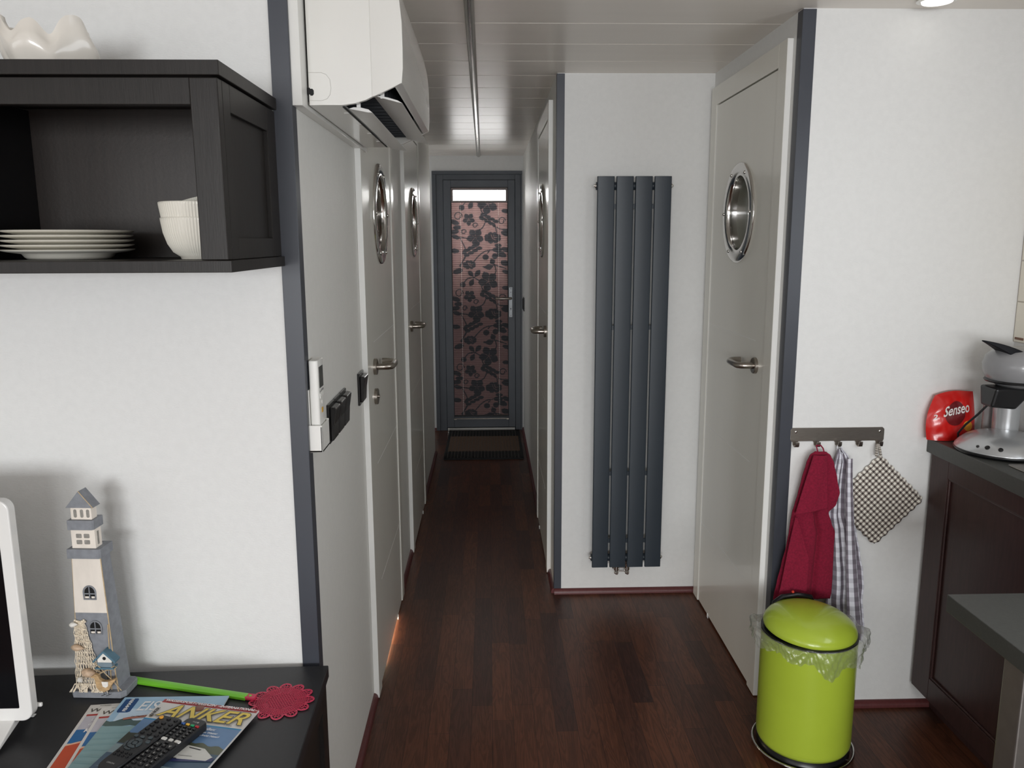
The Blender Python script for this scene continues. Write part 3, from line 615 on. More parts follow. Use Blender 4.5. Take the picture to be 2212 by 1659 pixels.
# rocker switches
SW=mat('switch_black',(30,29,30),.24,coat=.2,noise=.04,nscale=20)
def rocker(m,x,y0,z0,s,w=.071,h=.086,tilt=1):
    """wide rocker with a bent face: normal +s x"""
    pts=[(0,z0),(.007,z0),(.0085+(.006 if tilt<0 else 0),z0+.003),(.0105,z0+h*.5),(.0085+(.008 if tilt>0 else 0),z0+h-.003),(.006,z0+h),(0,z0+h)]
    m.prism([(x+s*a,b) for a,b in pts],y0,y0+w,'y')
def switches():
    t=thing('light_switch','row of three glossy black rocker switches beside the air conditioner remote','light switch',(XL,2.0,1.01))
    for k in range(3):
        y=1.899+k*.0800; MB().use(SW).box((XL,y-.006,1.010),(XL+.0065,y+.069,1.106)).build('frame',t,smooth=0,bevel=.0015); m=MB().use(SW); rocker(m,XL+.006,y,1.016,1,w=.063,h=.083,tilt=1); q=m.build('rocker',t,smooth=0,bevel=.003)
        MB().use(SW).box((XL+.0120,y+.006,1.078),(XL+.0195,y+.057,1.0985)).build('rocker_top',q,smooth=0,bevel=.003)
    t=thing('light_switch','single black rocker switch close to the first door frame','light switch',(XL,2.41,1.01))
    MB().use(SW).box((XL,2.350,1.010),(XL+.0065,2.436,1.106)).build('frame',t,smooth=0,bevel=.0015)
    m=MB().use(SW); rocker(m,XL+.006,2.358,1.018,1,w=.069,h=.079); m.build('rocker',t,smooth=0,bevel=.003)
    t=thing('light_switch','small dark switch on the right hall wall by the end door','light switch',(XR,6.2,1.02))
    MB().use(SW).box((XR-.009,6.08,.965),(XR,6.20,1.065)).build('frame',t,smooth=0,bevel=.0015)
    MB().use(SW).box((XR-.013,6.09,.975),(XR-.009,6.19,1.055)).build('rocker',t,smooth=0,bevel=.002)
switches()
# ================================================================== WALL CABINET AND CROCKERY
def wallcab():
    x0,x1=-1.32,-.4215; yf,yb=1.338,YL-.001; zb,zt=1.4415,1.7705
    t=thing('display_cabinet','open black-brown wooden wall cabinet with plates and bowls inside on the left wall','cabinet',((x0+x1)/2,yb,zb))
    MB().use(BLKW).box((x0-.003,yf-.003,zt-.0225),(x1+.003,yb,zt)).build('top_board',t,smooth=0,bevel=.001)
    MB().use(BLKW).box((x0-.003,yf-.002,zb),(x1+.004,yb,zb+.0195)).build('bottom_board',t,smooth=0,bevel=.001)
    pz0,pz1=zb+.020,zt-.025
    MB().use(BLKW).box((x1-.0465,yf+.003,pz0),(x1-.002,yf+.024,pz1)).build('front_post',t,smooth=0,bevel=.0015)
    MB().use(BLKW).box((x0,yf+.003,pz0),(x0+.045,yf+.024,pz1)).build('front_post',t,smooth=0,bevel=.0015)
    MB().use(BLKW).box((x0+.045,yf+.004,pz1-.041),(x1-.0465,yf+.023,pz1)).build('top_rail',t,smooth=0,bevel=.001)
    # framed side
    for s,xx in((1,x1-.002),(-1,x0)):
        a,b=(xx-.018,xx) if s>0 else (xx,xx+.018)
        m=MB().use(BLKW); m.box((a,yf+.0245,pz0),(b,yf+.062,pz1)); m.box((a,yb-.060,pz0),(b,yb-.0005,pz1)); m.box((a,yf+.062,pz1-.045),(b,yb-.060,pz1)); m.box((a,yf+.062,pz0),(b,yb-.060,pz0+.036))
        m.build('side_frame',t,smooth=0,bevel=.001)
        MB().use(BLKW).box((a+.003,yf+.06,pz0+.03),(b-.008,yb-.058,pz1-.04)).build('side_panel',t,smooth=0)
    MB().use(mat('blackbrown_veneer',(46,39,35),.42,noise=.10,nscale=10,nstretch=(12,12,.7),bump=.15,bscale=160)).box((x0+.018,yb-.012,pz0),(x1-.02,yb-.004,zt-.0226)).build('back_panel',t,smooth=0)
    MB().use(mat('black_divider',(20,20,24),.4,noise=.1,nscale=30)).box((-.916,yf+.03,pz0),(-.898,yb-.0125,pz1-.001)).build('divider',t,smooth=0)
wallcab()
zs=1.461
def plate0(label):
    prof=[(1e-5,.010),(.060,.010),(.066,.0105),(.085,.0165),(.104,.0195),(.1150,.0215),(.1165,.0232),(.1150,.0240),(.104,.0222),(.085,.0192),(.066,.0132),(1e-5,.0125)]
    o=MB().use(PORC).lathe(prof,n=72).build('dinner_plate',smooth=50); m=o.data
    return tag(o,label,'plate','white dinner plates stacked in the cabinet')
lab=['cream dinner plate, lowest of the stack in the black cabinet','cream dinner plate, second from the bottom of the stack','cream dinner plate in the exact middle of the stack','cream dinner plate, second from the top of the stack','cream dinner plate, topmost of the stack in the black cabinet']
# the bottom plate shows its foot ring
o=MB().use(PORC).lathe([(1e-5,0.002),(.052,0.0),(.072,0.0),(.077,.004),(.0815,.0095),(.104,.0125),(.1150,.0150),(.1165,.0167),(.1150,.0175),(.104,.0157),(.085,.0127),(.066,.0097),(1e-5,.009)],n=72).build('dinner_plate',smooth=50)
o.location=(-.7555,1.495,zs+.0005); o.scale=(.93,.93,1); tag(o,lab[0],'plate','white dinner plates stacked in the cabinet')
p0=plate0(lab[1]); p0.location=(-.7560,1.495,zs+.0023); p0.scale=(.93,.93,1)
for k in range(3):
    c=p0.copy(); COL.objects.link(c); c.location=(-.7560+random.uniform(-.001,.001),1.495,zs+.0023+(k+1)*.0083); c['label']=lab[k+2]
def ribbed(prof,n=300,amp=.0005):
    m=MB().use(PORC); vs=[];fs=[];k=len(prof)
    for i,(r,h,rib) in enumerate(prof):
        for j in range(n):
            t=2*PI*j/n; rr=r*(1+(amp/r if r>.001 else 0)*(1 if (j//2)%2 else -1)*rib) if r>.001 else r
            vs.append((rr*math.cos(t),rr*math.sin(t),h))
    for i in range(k-1):
        for j in range(n): fs.append((i*n+j,i*n+(j+1)%n,(i+1)*n+(j+1)%n,(i+1)*n+j))
    m.add(vs,fs); return m
bp=[(1e-5,.004,0),(.028,.004,0),(.029,0,0),(.031,0,0),(.032,.004,0),(.043,.012,1),(.0515,.026,1),(.0575,.045,1),(.0605,.066,1),(.0612,.070,0),(.0602,.071,0),(.056,.046,0),(.048,.024,0),(.032,.010,0),(1e-5,.008,0)]
b1=tag(ribbed(bp).build('soup_bowl',smooth=50),'white ribbed bowl standing on the cabinet shelf, bottom of two','bowl','ribbed bowls in the cabinet'); b1.location=(-.5080,1.452,zs+.0005)
b2=b1.copy(); COL.objects.link(b2); b2.location=(-.5085,1.452,zs+.0268); b2.scale=(1.015,1.015,1); b2['label']='white ribbed bowl stacked in another bowl, upper of two'
m=ribbed([(1e-5,.004,0),(.020,.004,0),(.021,0,0),(.023,.002,0),(.035,.009,1),(.044,.021,1),(.0455,.023,0),(.044,.0235,0),(.033,.012,0),(1e-5,.008,0)])
b3=tag(m.build('small_bowl',smooth=50),'small white dish lying tilted on top of the ribbed bowls','dish'); b3.location=(-.4985,1.455,zs+.0800); b3.rotation_euler=(0,math.radians(-14),0)
# white wavy vase
def vase():
    top=[(-1.0,.070),(-.94,.088),(-.90,.080),(-.80,.066),(-.72,.058),(-.66,.066),(-.55,.078),(-.38,.083),(-.25,.078),(-.1,.066),(.02,.058),(.12,.062),(.25,.080),(.38,.089),(.55,.092),(.72,.090),(.85,.078),(.95,.062),(1.0,.055)]
    def h(s):
        for (a,b),(c,d) in zip(top,top[1:]):
            if a<=s<=c: 
                u=(s-a)/(c-a); u=u*u*(3-2*u); return b+(d-b)*u
        return top[-1][1]
    sv=np.linspace(-1,1,401); hv=np.interp(sv,[a for a,b in top],[b for a,b in top]); kr=np.hanning(41); kr/=kr.sum(); hs=np.convolve(np.pad(hv,20,mode='edge'),kr,'valid'); hs=np.where(sv<-.84,hv,hs)
    h=lambda s:float(np.interp(s,sv,hs))
    n=140; L=22
    def f(u,v):
        a=2*PI*u; ca,sa=math.cos(a),math.sin(a)
        # front half sa<0 follows the traced rim; the back half is a smoother, lower wave
        rim=h(ca) if sa<=0 else .068+.012*math.sin(3*a+.6)
        if sa>0: w=min(1,sa*4); rim=rim*w+h(ca)*(1-w)
        z=rim*v*1.12
        r=.056+.030*math.sin(min(1,v*1.25)*PI*.62)+.0035*math.sin(3*a+4*v)*v+.0025*math.sin(5*a-5*v)*v*v
        r*=1-.07*max(0,v-.72)/.28
        fold=.003*math.sin(a*4+v*5)*v
        return ((r+fold)*ca,(r*.78+fold)*sa,z)
    def g(u,v):
        if v<=.5: return f(u,v*2)
        x,y,z=f(u,1-(v-.5)*2*.93); k=.90-.1*(v-.5)*2; return (x*k,y*k,z-.001 if v<.52 else z)
    m=MB().use(CERAM).grid(g,n,44,True)
    m.lathe([(1e-5,.003),(.050,.003),(.055,0.0),(.0562,.001)],n=60)
    o=m.build('vase',smooth=80); o.scale=(.88,.88,.97); o.location=(-.7590,1.50,1.7712); o.rotation_euler=(0,0,math.radians(26.7))
    tag(o,'white glazed ceramic vase with a wavy folded rim standing on the black cabinet','vase')
vase()
# ================================================================== SIDEBOARD
ZS=.560
def sideboard():
    t=thing('sideboard','low black sideboard under the left wall carrying the television, the lighthouse and magazines','sideboard',(-.3646,1.669,0),math.radians(1.8))
    W,D=1.62,.46
    MB().use(BLKT).box((-W,-D,ZS-.028),(0,0,ZS)).build('top',t,smooth=0,bevel=.002,local=True)
    z1=ZS-.0285
    for x in (-.024,-W+.006):
        m=MB().use(BLKW); a,b=x,x+.018
        m.box((a,-D+.012,.0),(b,-D+.062,z1)); m.box((a,-.062,0),(b,-.008,z1)); m.box((a,-D+.062,z1-.05),(b,-.062,z1)); m.box((a,-D+.062,.05),(b,-.062,.11)); m.build('side_frame',t,smooth=0,bevel=.001,local=True)
        MB().use(BLKW).box((a+.003,-D+.06,.1),(b-.009,-.06,z1-.045)).build('side_panel',t,smooth=0,local=True)
    m=MB().use(BLKW); m.box((-W+.026,-.02,.05),(-.026,-.010,z1)); m.box((-W+.026,-D+.03,.05),(-.026,-.02,.07)); m.box((-W/2-.009,-D+.035,.071),(-W/2+.009,-.0205,z1)); m.build('carcass',t,smooth=0,local=True)
    for k in range(4):
        a=-W+.028+k*(W-.056)/4; b=a+(W-.056)/4-.003
        m=MB().use(BLKW); m.box((a,-D+.010,.055),(b,-D+.028,z1-.002)); d=m.build('door',t,smooth=0,bevel=.002,local=True)
        MB().use(STEEL).lathe([(1e-5,-D-.012),(.012,-D-.012),(.012,-D-.006),(.006,-D+.0),(.006,-D+.0095)],((a+b)/2,0,.36),'y',n=16).build('knob',d,local=True)
sideboard()
# ================================================================== TELEVISION
def tv():
    x1=-.8765; W=.72; z0,z1=.592,1.030; yf=1.425
    t=thing('television','white framed flat television standing on the black sideboard at the left edge','television',(x1-W/2,yf+.03,ZS+.0005))
    TW=mat('tv_white_gloss',(238,237,234),.22,coat=.4,noise=.006,nscale=12)
    o=rrect(x1-W,z0,x1,z1,.020,8); i=rrect(x1-W+.024,z0+.026,x1-.0235,z1-.024,.002,8)
    m=MB().use(TW); n=len(o)
    vs=[(a,yf,b) for a,b in o]+[(a,yf+.002,b) for a,b in i]+[(a,yf+.022,b) for a,b in o]
    fs=[(k,(k+1)%n,(k+1)%n+n,k+n) for k in range(n)]+[(k,(k+1)%n,(k+1)%n+2*n,k+2*n) for k in range(n)]+[tuple(range(2*n,3*n))]
    m.add(vs,fs); b=m.build('bezel',t,smooth=30,bevel=.0025,seg=3)
    SCR=mat('tv_screen_black',(10,10,13),.12,spec=.5,noise=.05,nscale=8); MB().use(SCR).prism(i,yf+.0015,yf+.006,'y').build('screen',t,smooth=0)
    m=MB().use(TW); m.prism(rrect(x1-W+.05,z0+.05,x1-.035,z1-.06,.03,5),yf+.022,yf+.050,'y'); m.build('back_cover',t,smooth=30,bevel=.008)
    m=MB().use(TW); m.box((x1-.012,yf+.024,z0+.014),(x1+.005,yf+.030,z0+.022)); m.build('latch',t,smooth=0,bevel=.002)
    for s,xx in((1,x1-.055),(-1,x1-W+.055)):
        m=MB().use(TW); m.add([(xx-.03,yf-.085,ZS+.001),(xx-.005,yf-.085,ZS+.001),(xx-.005,yf-.085,ZS+.006),(xx-.03,yf-.085,ZS+.006),(xx-.008,yf+.018,z0+.006),(xx+.026,yf+.018,z0+.006),(xx+.026,yf+.024,z0-.0),(xx-.008,yf+.024,z0)],[])
        # slanted flat leg plus foot
        m=MB().use(TW)
        P=[(yf-.080,ZS+.001),(yf-.068,ZS+.001),(yf+.018,z0-.010),(yf+.018,z0+.004),(yf+.006,z0+.004)]
        m.prism(P,xx-.012,xx+.020,'x'); m.prism([(yf+.018,z0+.004),(yf+.008,z0+.004),(yf+.062,ZS+.001),(yf+.075,ZS+.001)],xx-.012,xx+.020,'x')
        m.build('stand_leg',t,smooth=0,bevel=.002)
tv()
# ================================================================== LIGHTHOUSE
def lighthouse():
    t=thing('lighthouse_ornament','grey and white wooden toy lighthouse with fishing net standing on the black sideboard','ornament',(-.8185,1.552,ZS+.0006),math.radians(-4))
    GR=mat('painted_wood_grey',(138,141,147),.7,noise=.10,nscale=70,bump=.2,bscale=200); WT=mat('whitewashed_wood',(240,231,220),.7,noise=.05,nscale=40,nstretch=(1,1,.3),bump=.2,bscale=160)
    TAN=mat('bare_wood_edge',(196,172,136),.7,noise=.15,nscale=80); 
    K=dict(local=True)
    m=MB().use(GR); m.prism([(-.050,0),(.050,0),(.058,.010),(.058,.056),(.050,.064),(-.050,.064),(-.058,.056),(-.058,.010)],0,.0145); m.build('base',t,smooth=0,bevel=.001,**K)
    y0=.010; D0,D1_=.052,.036
    def frust(m,xa0,xa1,za,xb0,xb1,zb,da,db,y=y0):
        m.add([(xa0,y,za),(xa1,y,za),(xa1,y+da,za),(xa0,y+da,za),(xb0,y,zb),(xb1,y,zb),(xb1,y+db,zb),(xb0,y+db,zb)],[(0,3,2,1),(4,5,6,7),(0,1,5,4),(1,2,6,5),(2,3,7,6),(3,0,4,7)])
    zb,zm,zt=.0148,.185,.3035
    L=lambda z:(-.0425+(.0425-.0285)*(z-zb)/(zt-zb)); Rr=lambda z:(.0395-(.0395-.0300)*(z-zb)/(zt-zb)); DD=lambda z: D0-(D0-D1_)*(z-zb)/(zt-zb)
    m=MB().use(GR); frust(m,L(zb),Rr(zb),zb,L(zm),Rr(zm),zm,DD(zb),DD(zm)); frust(m,L(zm),Rr(zm),zm,L(zt),Rr(zt),zt,DD(zm),DD(zt),y0); m.build('tower',t,smooth=0,**K)
    m=MB().use(WT)
    m.add([(L(zm),y0-.0007,zm),(Rr(zm),y0-.0007,zm),(Rr(zt),y0-.0007,zt),(L(zt),y0-.0007,zt),(L(zm),y0+.0005,zm),(Rr(zm),y0+.0005,zm),(Rr(zt),y0+.0005,zt),(L(zt),y0+.0005,zt)],[(0,3,2,1),(4,5,6,7),(0,1,5,4),(1,2,6,5),(2,3,7,6),(3,0,4,7)]); m.build('white_front',t,smooth=0,**K)
    m=MB().use(TAN); m.tube([(Rr(zb),y0,zb),(Rr(zt),y0,zt)],.0011,6); m.tube([(L(zb),y0,zb),(L(zt),y0,zt)],.0009,6); m.tube([(Rr(zb)-.012,y0-.001,zb),(Rr(.16)-.002,y0-.001,.16)],.0011,6); m.build('worn_edge',t,smooth=60,**K)
    def gallery(za,zc,xa,xb,d): MB().use(GR).prism([(xa,y0-.008),(xb,y0-.008),(xb+.003,y0-.004),(xb+.003,y0+d),(xa,y0+d)],za,zc).build('gallery',t,smooth=0,bevel=.0008,**K)
    gallery(.3040,.3240,-.0335,.0315,.042); gallery(.3645,.3845,-.0270,.0230,.030)
    # upper rooms
    m=MB().use(WT); m.box((-.0245,y0-.002,.3242),(.0245,y0+.022,.3643)); rm=m.build('upper_room',t,smooth=0,bevel=.0008,**K)
    GL=mat('worn_engraving_grey',(150,146,140),.8,noise=.15,nscale=120)
    m=MB().use(GL)
    for a in(-.0140,.0020):
        for b in(.333,.346): m.prism(rrect(a,b,a+.0115,b+.009,.0015,2),y0-.0024,y0-.0016,'y')
    m.box((.0243,y0+.006,.330),(.0249,y0+.012,.358)); m.build('engraved_window',rm,smooth=0,**K)
    m=MB().use(WT); m.box((-.0205,y0-.002,.3847),(.0215,y0+.018,.4100)); rm=m.build('lantern_room',t,smooth=0,bevel=.0008,**K)
    m=MB().use(GL)
    for a in(-.0145,-.001,.0115): m.prism(rrect(a,.389,a+.0065,.406,.003,3),y0-.0024,y0-.0016,'y')
    m.build('engraved_window',rm,smooth=0,**K)
    m=MB().use(GR); m.prism([(-.0280,.4102),(.0280,.4102),(.0010,.4450)],y0-.006,y0+.022,'y'); m.build('roof',t,smooth=0,bevel=.0006,**K)
    m=MB().use(TAN); m.tube([(.0280,y0-.0062,.4105),(.0010,y0-.0062,.4450)],.0008,5); m.build('roof_edge',t,smooth=0,**K)
    # arched windows
    for (cx,z) in ((.0015,.2150),(.0065,.1385)):
        a=[(cx-.0125,z),(cx+.0125,z),(cx+.0125,z+.015)]+[(cx+.0125*math.cos(u),z+.015+.0135*math.sin(u)) for u in np.linspace(0,PI,12)[1:]]
        m=MB().use(BLACK).prism([(cx+(p-cx)*.86,z+.001+(q-z)*.9) for p,q in a],y0-.0012,y0-.0006,'y'); w=m.build('arched_window',t,smooth=0,**K)
        m=MB().use(GR); m.tube([(p,y0-.0018,q) for p,q in a],.0016,6,closed=True); m.box((cx-.0009,y0-.0028,z),(cx+.0009,y0-.0010,z+.027)); m.box((cx-.012,y0-.0028,z+.011),(cx+.012,y0-.0010,z+.0132)); m.build('mullion',w,smooth=0,**K)
        MB().use(WT).box((cx-.010,y0-.0015,z+.002),(cx-.002,y0-.0012,z+.006)).box((cx+.003,y0-.0015,z+.002),(cx+.010,y0-.0012,z+.006)).build('sill',w,smooth=0,**K)
    # net of twisted cord
    NET=mat('natural_cotton_cord',(238,224,202),.9,noise=.18,nscale=260,bump=.4,bscale=900); rnd=random.Random(3)
    m=MB().use(NET)
    for k in range(26):
        u=k/25; xt=-.036+u*.020; xb=-.0445+u*.060; path=[]
        for j in range(13):
            v=j/12; z=.168-.150*v; x=xt+(xb-xt)*v+.0016*math.sin(v*31+k*2.2); path.append((x,y0-.003-.003*v-.0014*math.cos(v*31+k*1.7),z))
        m.tube(path,.00075,5)
    for k in range(9):
        z=.155-.016*k; v=(.168-z)/.15; x0=-.036-.0085*v; x1=-.016+.031*v
        m.tube([(x0+(x1-x0)*j/8,y0-.006-.001*math.sin(j*2+k),z+.002*math.sin(j*1.7+k*2)) for j in range(9)],.0006,5)
    for k in range(34):     # frayed fringe on the base
        u=k/33; x=-.046+u*.064; path=[(x,y0-.006,.030)]; a=rnd.uniform(-.6,.6)
        for j in range(1,5): path.append((x+a*.005*j+rnd.uniform(-.001,.001),y0-.0065-.0015*j,.030-.0042*j+.001))
        m.tube(path,.0010,5)
    for k in range(7): m.ball((-.034+.0035*k,y0-.003+.001*math.sin(k*3),.166+.003*math.cos(k*5)),.0025,4)
    m.build('fishing_net',t,smooth=60,**K)
    SH=mat('shell_beige',(206,178,150),.45,noise=.2,nscale=120); SHW=mat('shell_white',(240,236,228),.4,noise=.05,nscale=80)
    def shell(x,z,l,r,ang,mt):
        M=Tr(x,y0-.010,z)@Ry(ang); m=MB().use(mt); m.T=M
        m.tube([(-l/2+l*k/14,0,0) for k in range(15)],[max(.0004,r*math.sin(PI*min(1,(k+.6)/15)**.75)*(1+.14*(k%2))) for k in range(15)],10); m.T=Matrix.Identity(4); m.build('shell',t,smooth=60,**K)
    shell(-.030,.112,.027,.0062,8,SH); shell(-.010,.056,.034,.0088,12,SH); shell(-.031,.041,.013,.0062,60,SHW); shell(-.034,.163,.017,.005,-5,SHW)
    # little bird house
    BL=mat('painted_blue',(84,118,136),.6,noise=.06,nscale=80); BLG=mat('painted_bluegrey',(124,140,150),.65,noise=.06,nscale=80)
    cx=.027; w=.0150
    m=MB().use(SHW); m.prism([(cx-w,.074),(cx+w,.074),(cx+w,.090),(cx,.106),(cx-w,.090)],y0-.016,y0-.001,'y'); hb=m.build('bird_house',t,smooth=0,bevel=.0004,**K)
    MB().use(BLG).box((cx-w-.0003,y0-.0166,.074),(cx+w+.0003,y0-.001,.084)).build('lower_band',hb,smooth=0,**K)
    m=MB().use(BL)
    for s in(-1,1): m.prism([(cx,.1105),(cx,.1055),(cx+s*.0225,.0835),(cx+s*.0240,.0875)],y0-.019,y0+.001,'y')
    m.box((cx-w-.004,y0-.020,.0705),(cx+w+.004,y0-.001,.0740)); m.build('house_roof',hb,smooth=0,bevel=.0004,**K)
    MB().use(BLACK).lathe([(1e-5,y0-.0165),(.0036,y0-.0165),(.0036,y0-.0158)],(cx,0,.093),'y',n=16).build('entrance_hole',hb,smooth=0,**K)
    WIRE=mat('dark_wire',(40,38,36),.5,noise=.1,nscale=40)
    MB().use(WIRE).tube([(cx,y0-.010,.0705),(cx,y0-.010,.016)],.0010,6).build('post_wire',hb,smooth=60,**K)
    # wooden bird on wire legs
    BW=mat('bird_bare_wood',(190,158,116),.65,noise=.2,nscale=60,nstretch=(1,1,4))
    pr=[(-.016,.062),(-.011,.0655),(-.005,.063),(-.001,.054),(.006,.050),(.018,.051),(.031,.056),(.031,.052),(.022,.042),(.016,.031),(.006,.0265),(-.004,.029),(-.010,.037),(-.011,.048),(-.013,.057),(-.021,.058)]
    m=MB().use(BW); m.prism([(a+.020,b-.003) for a,b in pr],y0-.026,y0-.017,'y'); bd=m.build('wooden_bird',t,smooth=0,bevel=.0015,**K)
    m=MB().use(SHW); m.prism([(.023,.0475),(.037,.0475),(.036,.038),(.031,.0345),(.025,.037)],y0-.028,y0-.0262,'y'); m.build('wing',bd,smooth=0,bevel=.0005,**K)
    m=MB().use(WIRE)
    for a in(.022,.032): m.tube([(a,y0-.0215,.026),(a+.001,y0-.0215,.0155)],.0006,5); m.tube([(a-.003,y0-.0260,.0155),(a+.004,y0-.018,.0155)],.0006,5)
    m.build('wire_leg',bd,smooth=60,**K)
    TW=mat('jute_twine',(186,164,132),.9,noise=.2,nscale=200); m=MB().use(TW)
    m.tube([(.006,y0-.014,.080),(.018,y0-.0185,.074),(.030,y0-.020,.060),(.041,y0-.018,.046),(.054,y0-.012,.020)],.0010,6)
    m.tube([(.002,y0-.012,.066),(.020,y0-.019,.064),(.038,y0-.019,.072),(.047,y0-.016,.077),(.050,y0-.014,.073),(.044,y0-.016,.069),(.030,y0-.019,.068),(.012,y0-.019,.058)],.0010,6)
    m.tube([(.047,y0-.012,.048),(.048,y0-.012,.018)],.0013,6)
    m.build('twine',t,smooth=60,**K)
lighthouse()
# ================================================================== MAGAZINES
PAPW=mat('paper_white',(226,224,220),.45,noise=.01,nscale=20)
def paper(n,c,**k): return mat('print_'+n,c,.32,noise=.03,nscale=40,**k)
def mag(name,label,x,y,z,rz,w,h,th,group):
    t=thing(name,label,'magazine',(x,y,z),math.radians(rz),group)
    m=MB().use(PAPW); m.box((0,-h,0),(w,0,th-.0003)); m.build('pages',t,smooth=0,local=True); return t
GRP='magazines fanned out on the black sideboard'
E1=.00012
def L0(m,mt,pts,z): m.use(mt).prism([(a/1000,-b/1000) for a,b in pts],z,z+.00006)
def cover(t,name,w,h,th,base,shapes,texts):
    m=MB().use(base); m.box((0,-h,th-.0003),(w,0,th)); z=th
    for mt,pts in shapes: z+=.00007; L0(m,mt,pts,z-.00006)
    z+=.0001
    for (mt,body,size,x,y,rot,sx,shear,bold) in texts:
        m.use(mt); m.text(body,size/1000,Tr(x/1000,-y/1000,z)@Rz(rot),extrude=.00004,shear=shear,bold=bold,sx=sx); z+=.00009
    return m.build(name,t,smooth=0,local=True)
R_=lambda a,b,c,d:[(a,b),(c,b),(c,d),(a,d)]
RED=paper('red',(172,48,52)); BLU=paper('blue',(40,110,170)); LIL=paper('lilac_grey',(196,194,204)); ORA=paper('orange',(205,84,52)); NAVY=paper('navy',(28,74,128)); WHT=paper('white',(240,240,240)); INK=paper('ink',(34,34,38)); SKY=paper('sky',(160,196,222)); TEAL=paper('teal_water',(138,172,176)); TEAL2=paper('teal_water_dark',(130,165,170)); HILL=paper('hill_green',(78,100,98)); BAN=paper('banner_terracotta',(176,112,92)); PALE=paper('pale_blue',(200,220,236)); PUR=paper('violet',(70,70,150)); PEACH=paper('peach',(240,190,160))
for i,(x,y,z,rz,lb) in enumerate([(-.8177,1.5235,ZS+.0006,5,'white brochure with a W and red band, leftmost of the fanned magazines'),(-.7885,1.5100,ZS+.0031,7,'white brochure with a W, lying half under the lake magazine')]):
    t=mag('magazine',lb,x,y,z,rz,.210,.297,.0022,GRP)
    cover(t,'cover',.210,.297,.0022,PAPW,[(RED,R_(6,34,200,40)),(LIL,R_(6,41,200,86)),(BLU,R_(6,86,200,130)),(PEACH,[(6,133),(30,124),(80,118),(200,114),(200,120),(80,124),(30,130),(6,139)]),(ORA,[(6,138),(30,130),(80,124),(200,120),(200,280),(6,280)]),(PUR,[(46,150),(66,146),(66,190),(50,190)]),(WHT,[(44,192),(78,188),(78,216),(44,222)]),(WHT,R_(24,232,120,262))],
        [(INK,'W',18,6,27,0,1.15,.1,0),(INK,'WATTENMEER',3.4,20,7,0,1,0,0),(WHT,'Das',12,22,58,0,1,0,0),(WHT,'der',12,22,74,0,1,0,0),(WHT,'Küste',15,22,96,0,1,.15,.0006)])
# lake magazine
t=mag('magazine','pale blue magazine with a green lake and hills on its cover','-',0,0,0,.1,.1,.1,GRP) if False else mag('magazine','pale blue magazine with a teal lake and hills on its cover, second from the right',-.7560,1.5410,ZS+.0056,-.5,.2130,.290,.0026,GRP)
hl=[(0,94)]+[(213*k/24,82+6*math.sin(k*1.1)-3*math.sin(k*.47)-(5 if 6<k<16 else 0)) for k in range(25)]+[(213,100)]+[(213-213*k/12,101+3*math.sin(k*1.9)) for k in range(13)]
wat=[]
for k in range(9):
    y=120+k*18; wat.append((TEAL2,[(0,y)]+[(213*j/10,y+2*math.sin(j*1.7+k)) for j in range(11)]+[(213*j/10,y+5+2*math.sin(j*1.3+k)) for j in range(10,-1,-1)]))
cover(t,'cover',.2130,.290,.0026,SKY,[(PALE,R_(14,42,213,84)),(NAVY,[(6,8),(30,5),(33,10),(33,52),(29,55),(9,55),(6,50)]),(HILL,hl),(TEAL,R_(0,101,213,290))]+wat+[(BAN,[(30,76),(40,72),(70,66),(110,62),(160,60),(205,61),(205,68),(160,67),(112,69),(72,73),(42,79),(33,82)])],
   [(WHT,'FEHMARN',10,24,53,90,1,.1,.0003),(WHT,'EIS',46,42,50,0,.72,.2,.0003),(INK,'Das Magazin am Wasser',5,44,73,6,1,.2,0)])
# ANKER
YEL=paper('yellow',(236,208,84)); OUT=paper('title_outline',(70,58,40)); CY=paper('cyan',(30,140,190)); BSKY=paper('anker_sky',(104,140,182)); BS2=paper('anker_sky_dark',(62,96,150)); GH=paper('anker_hill',(92,98,78)); GH2=paper('anker_hill_dark',(56,62,50)); GW=paper('anker_water',(72,96,118)); GW2=paper('anker_wave',(52,58,104)); BOAT=paper('boat_white',(220,220,214)); CANV=paper('boat_canvas',(36,40,58)); GW3=paper('anker_water_light',(140,160,166))
t=mag('magazine','water sports magazine with big yellow title letters and a motorboat, rightmost of the fan',-.6670,1.5238,ZS+.0084,-12.8,.2075,.292,.0046,GRP)
wv=[]
rn=random.Random(5)
for k in range(16):
    y=196+k*6; x=rn.uniform(0,120); l=rn.uniform(40,90); wv.append((GW2 if k%3 else GW3,[(x,y),(x+l*.5,y-2.4),(x+l,y-.6),(x+l*.6,y+2.2)]))
hill=[(0,150),(0,112)]+[(207.5*k/30,(112+(5*math.sin(k*.8))+(2*math.sin(k*2.3))) if k<18 else 118+3*math.sin(k*1.3)+(k-18)*.8) for k in range(31)]+[(207.5,150)]
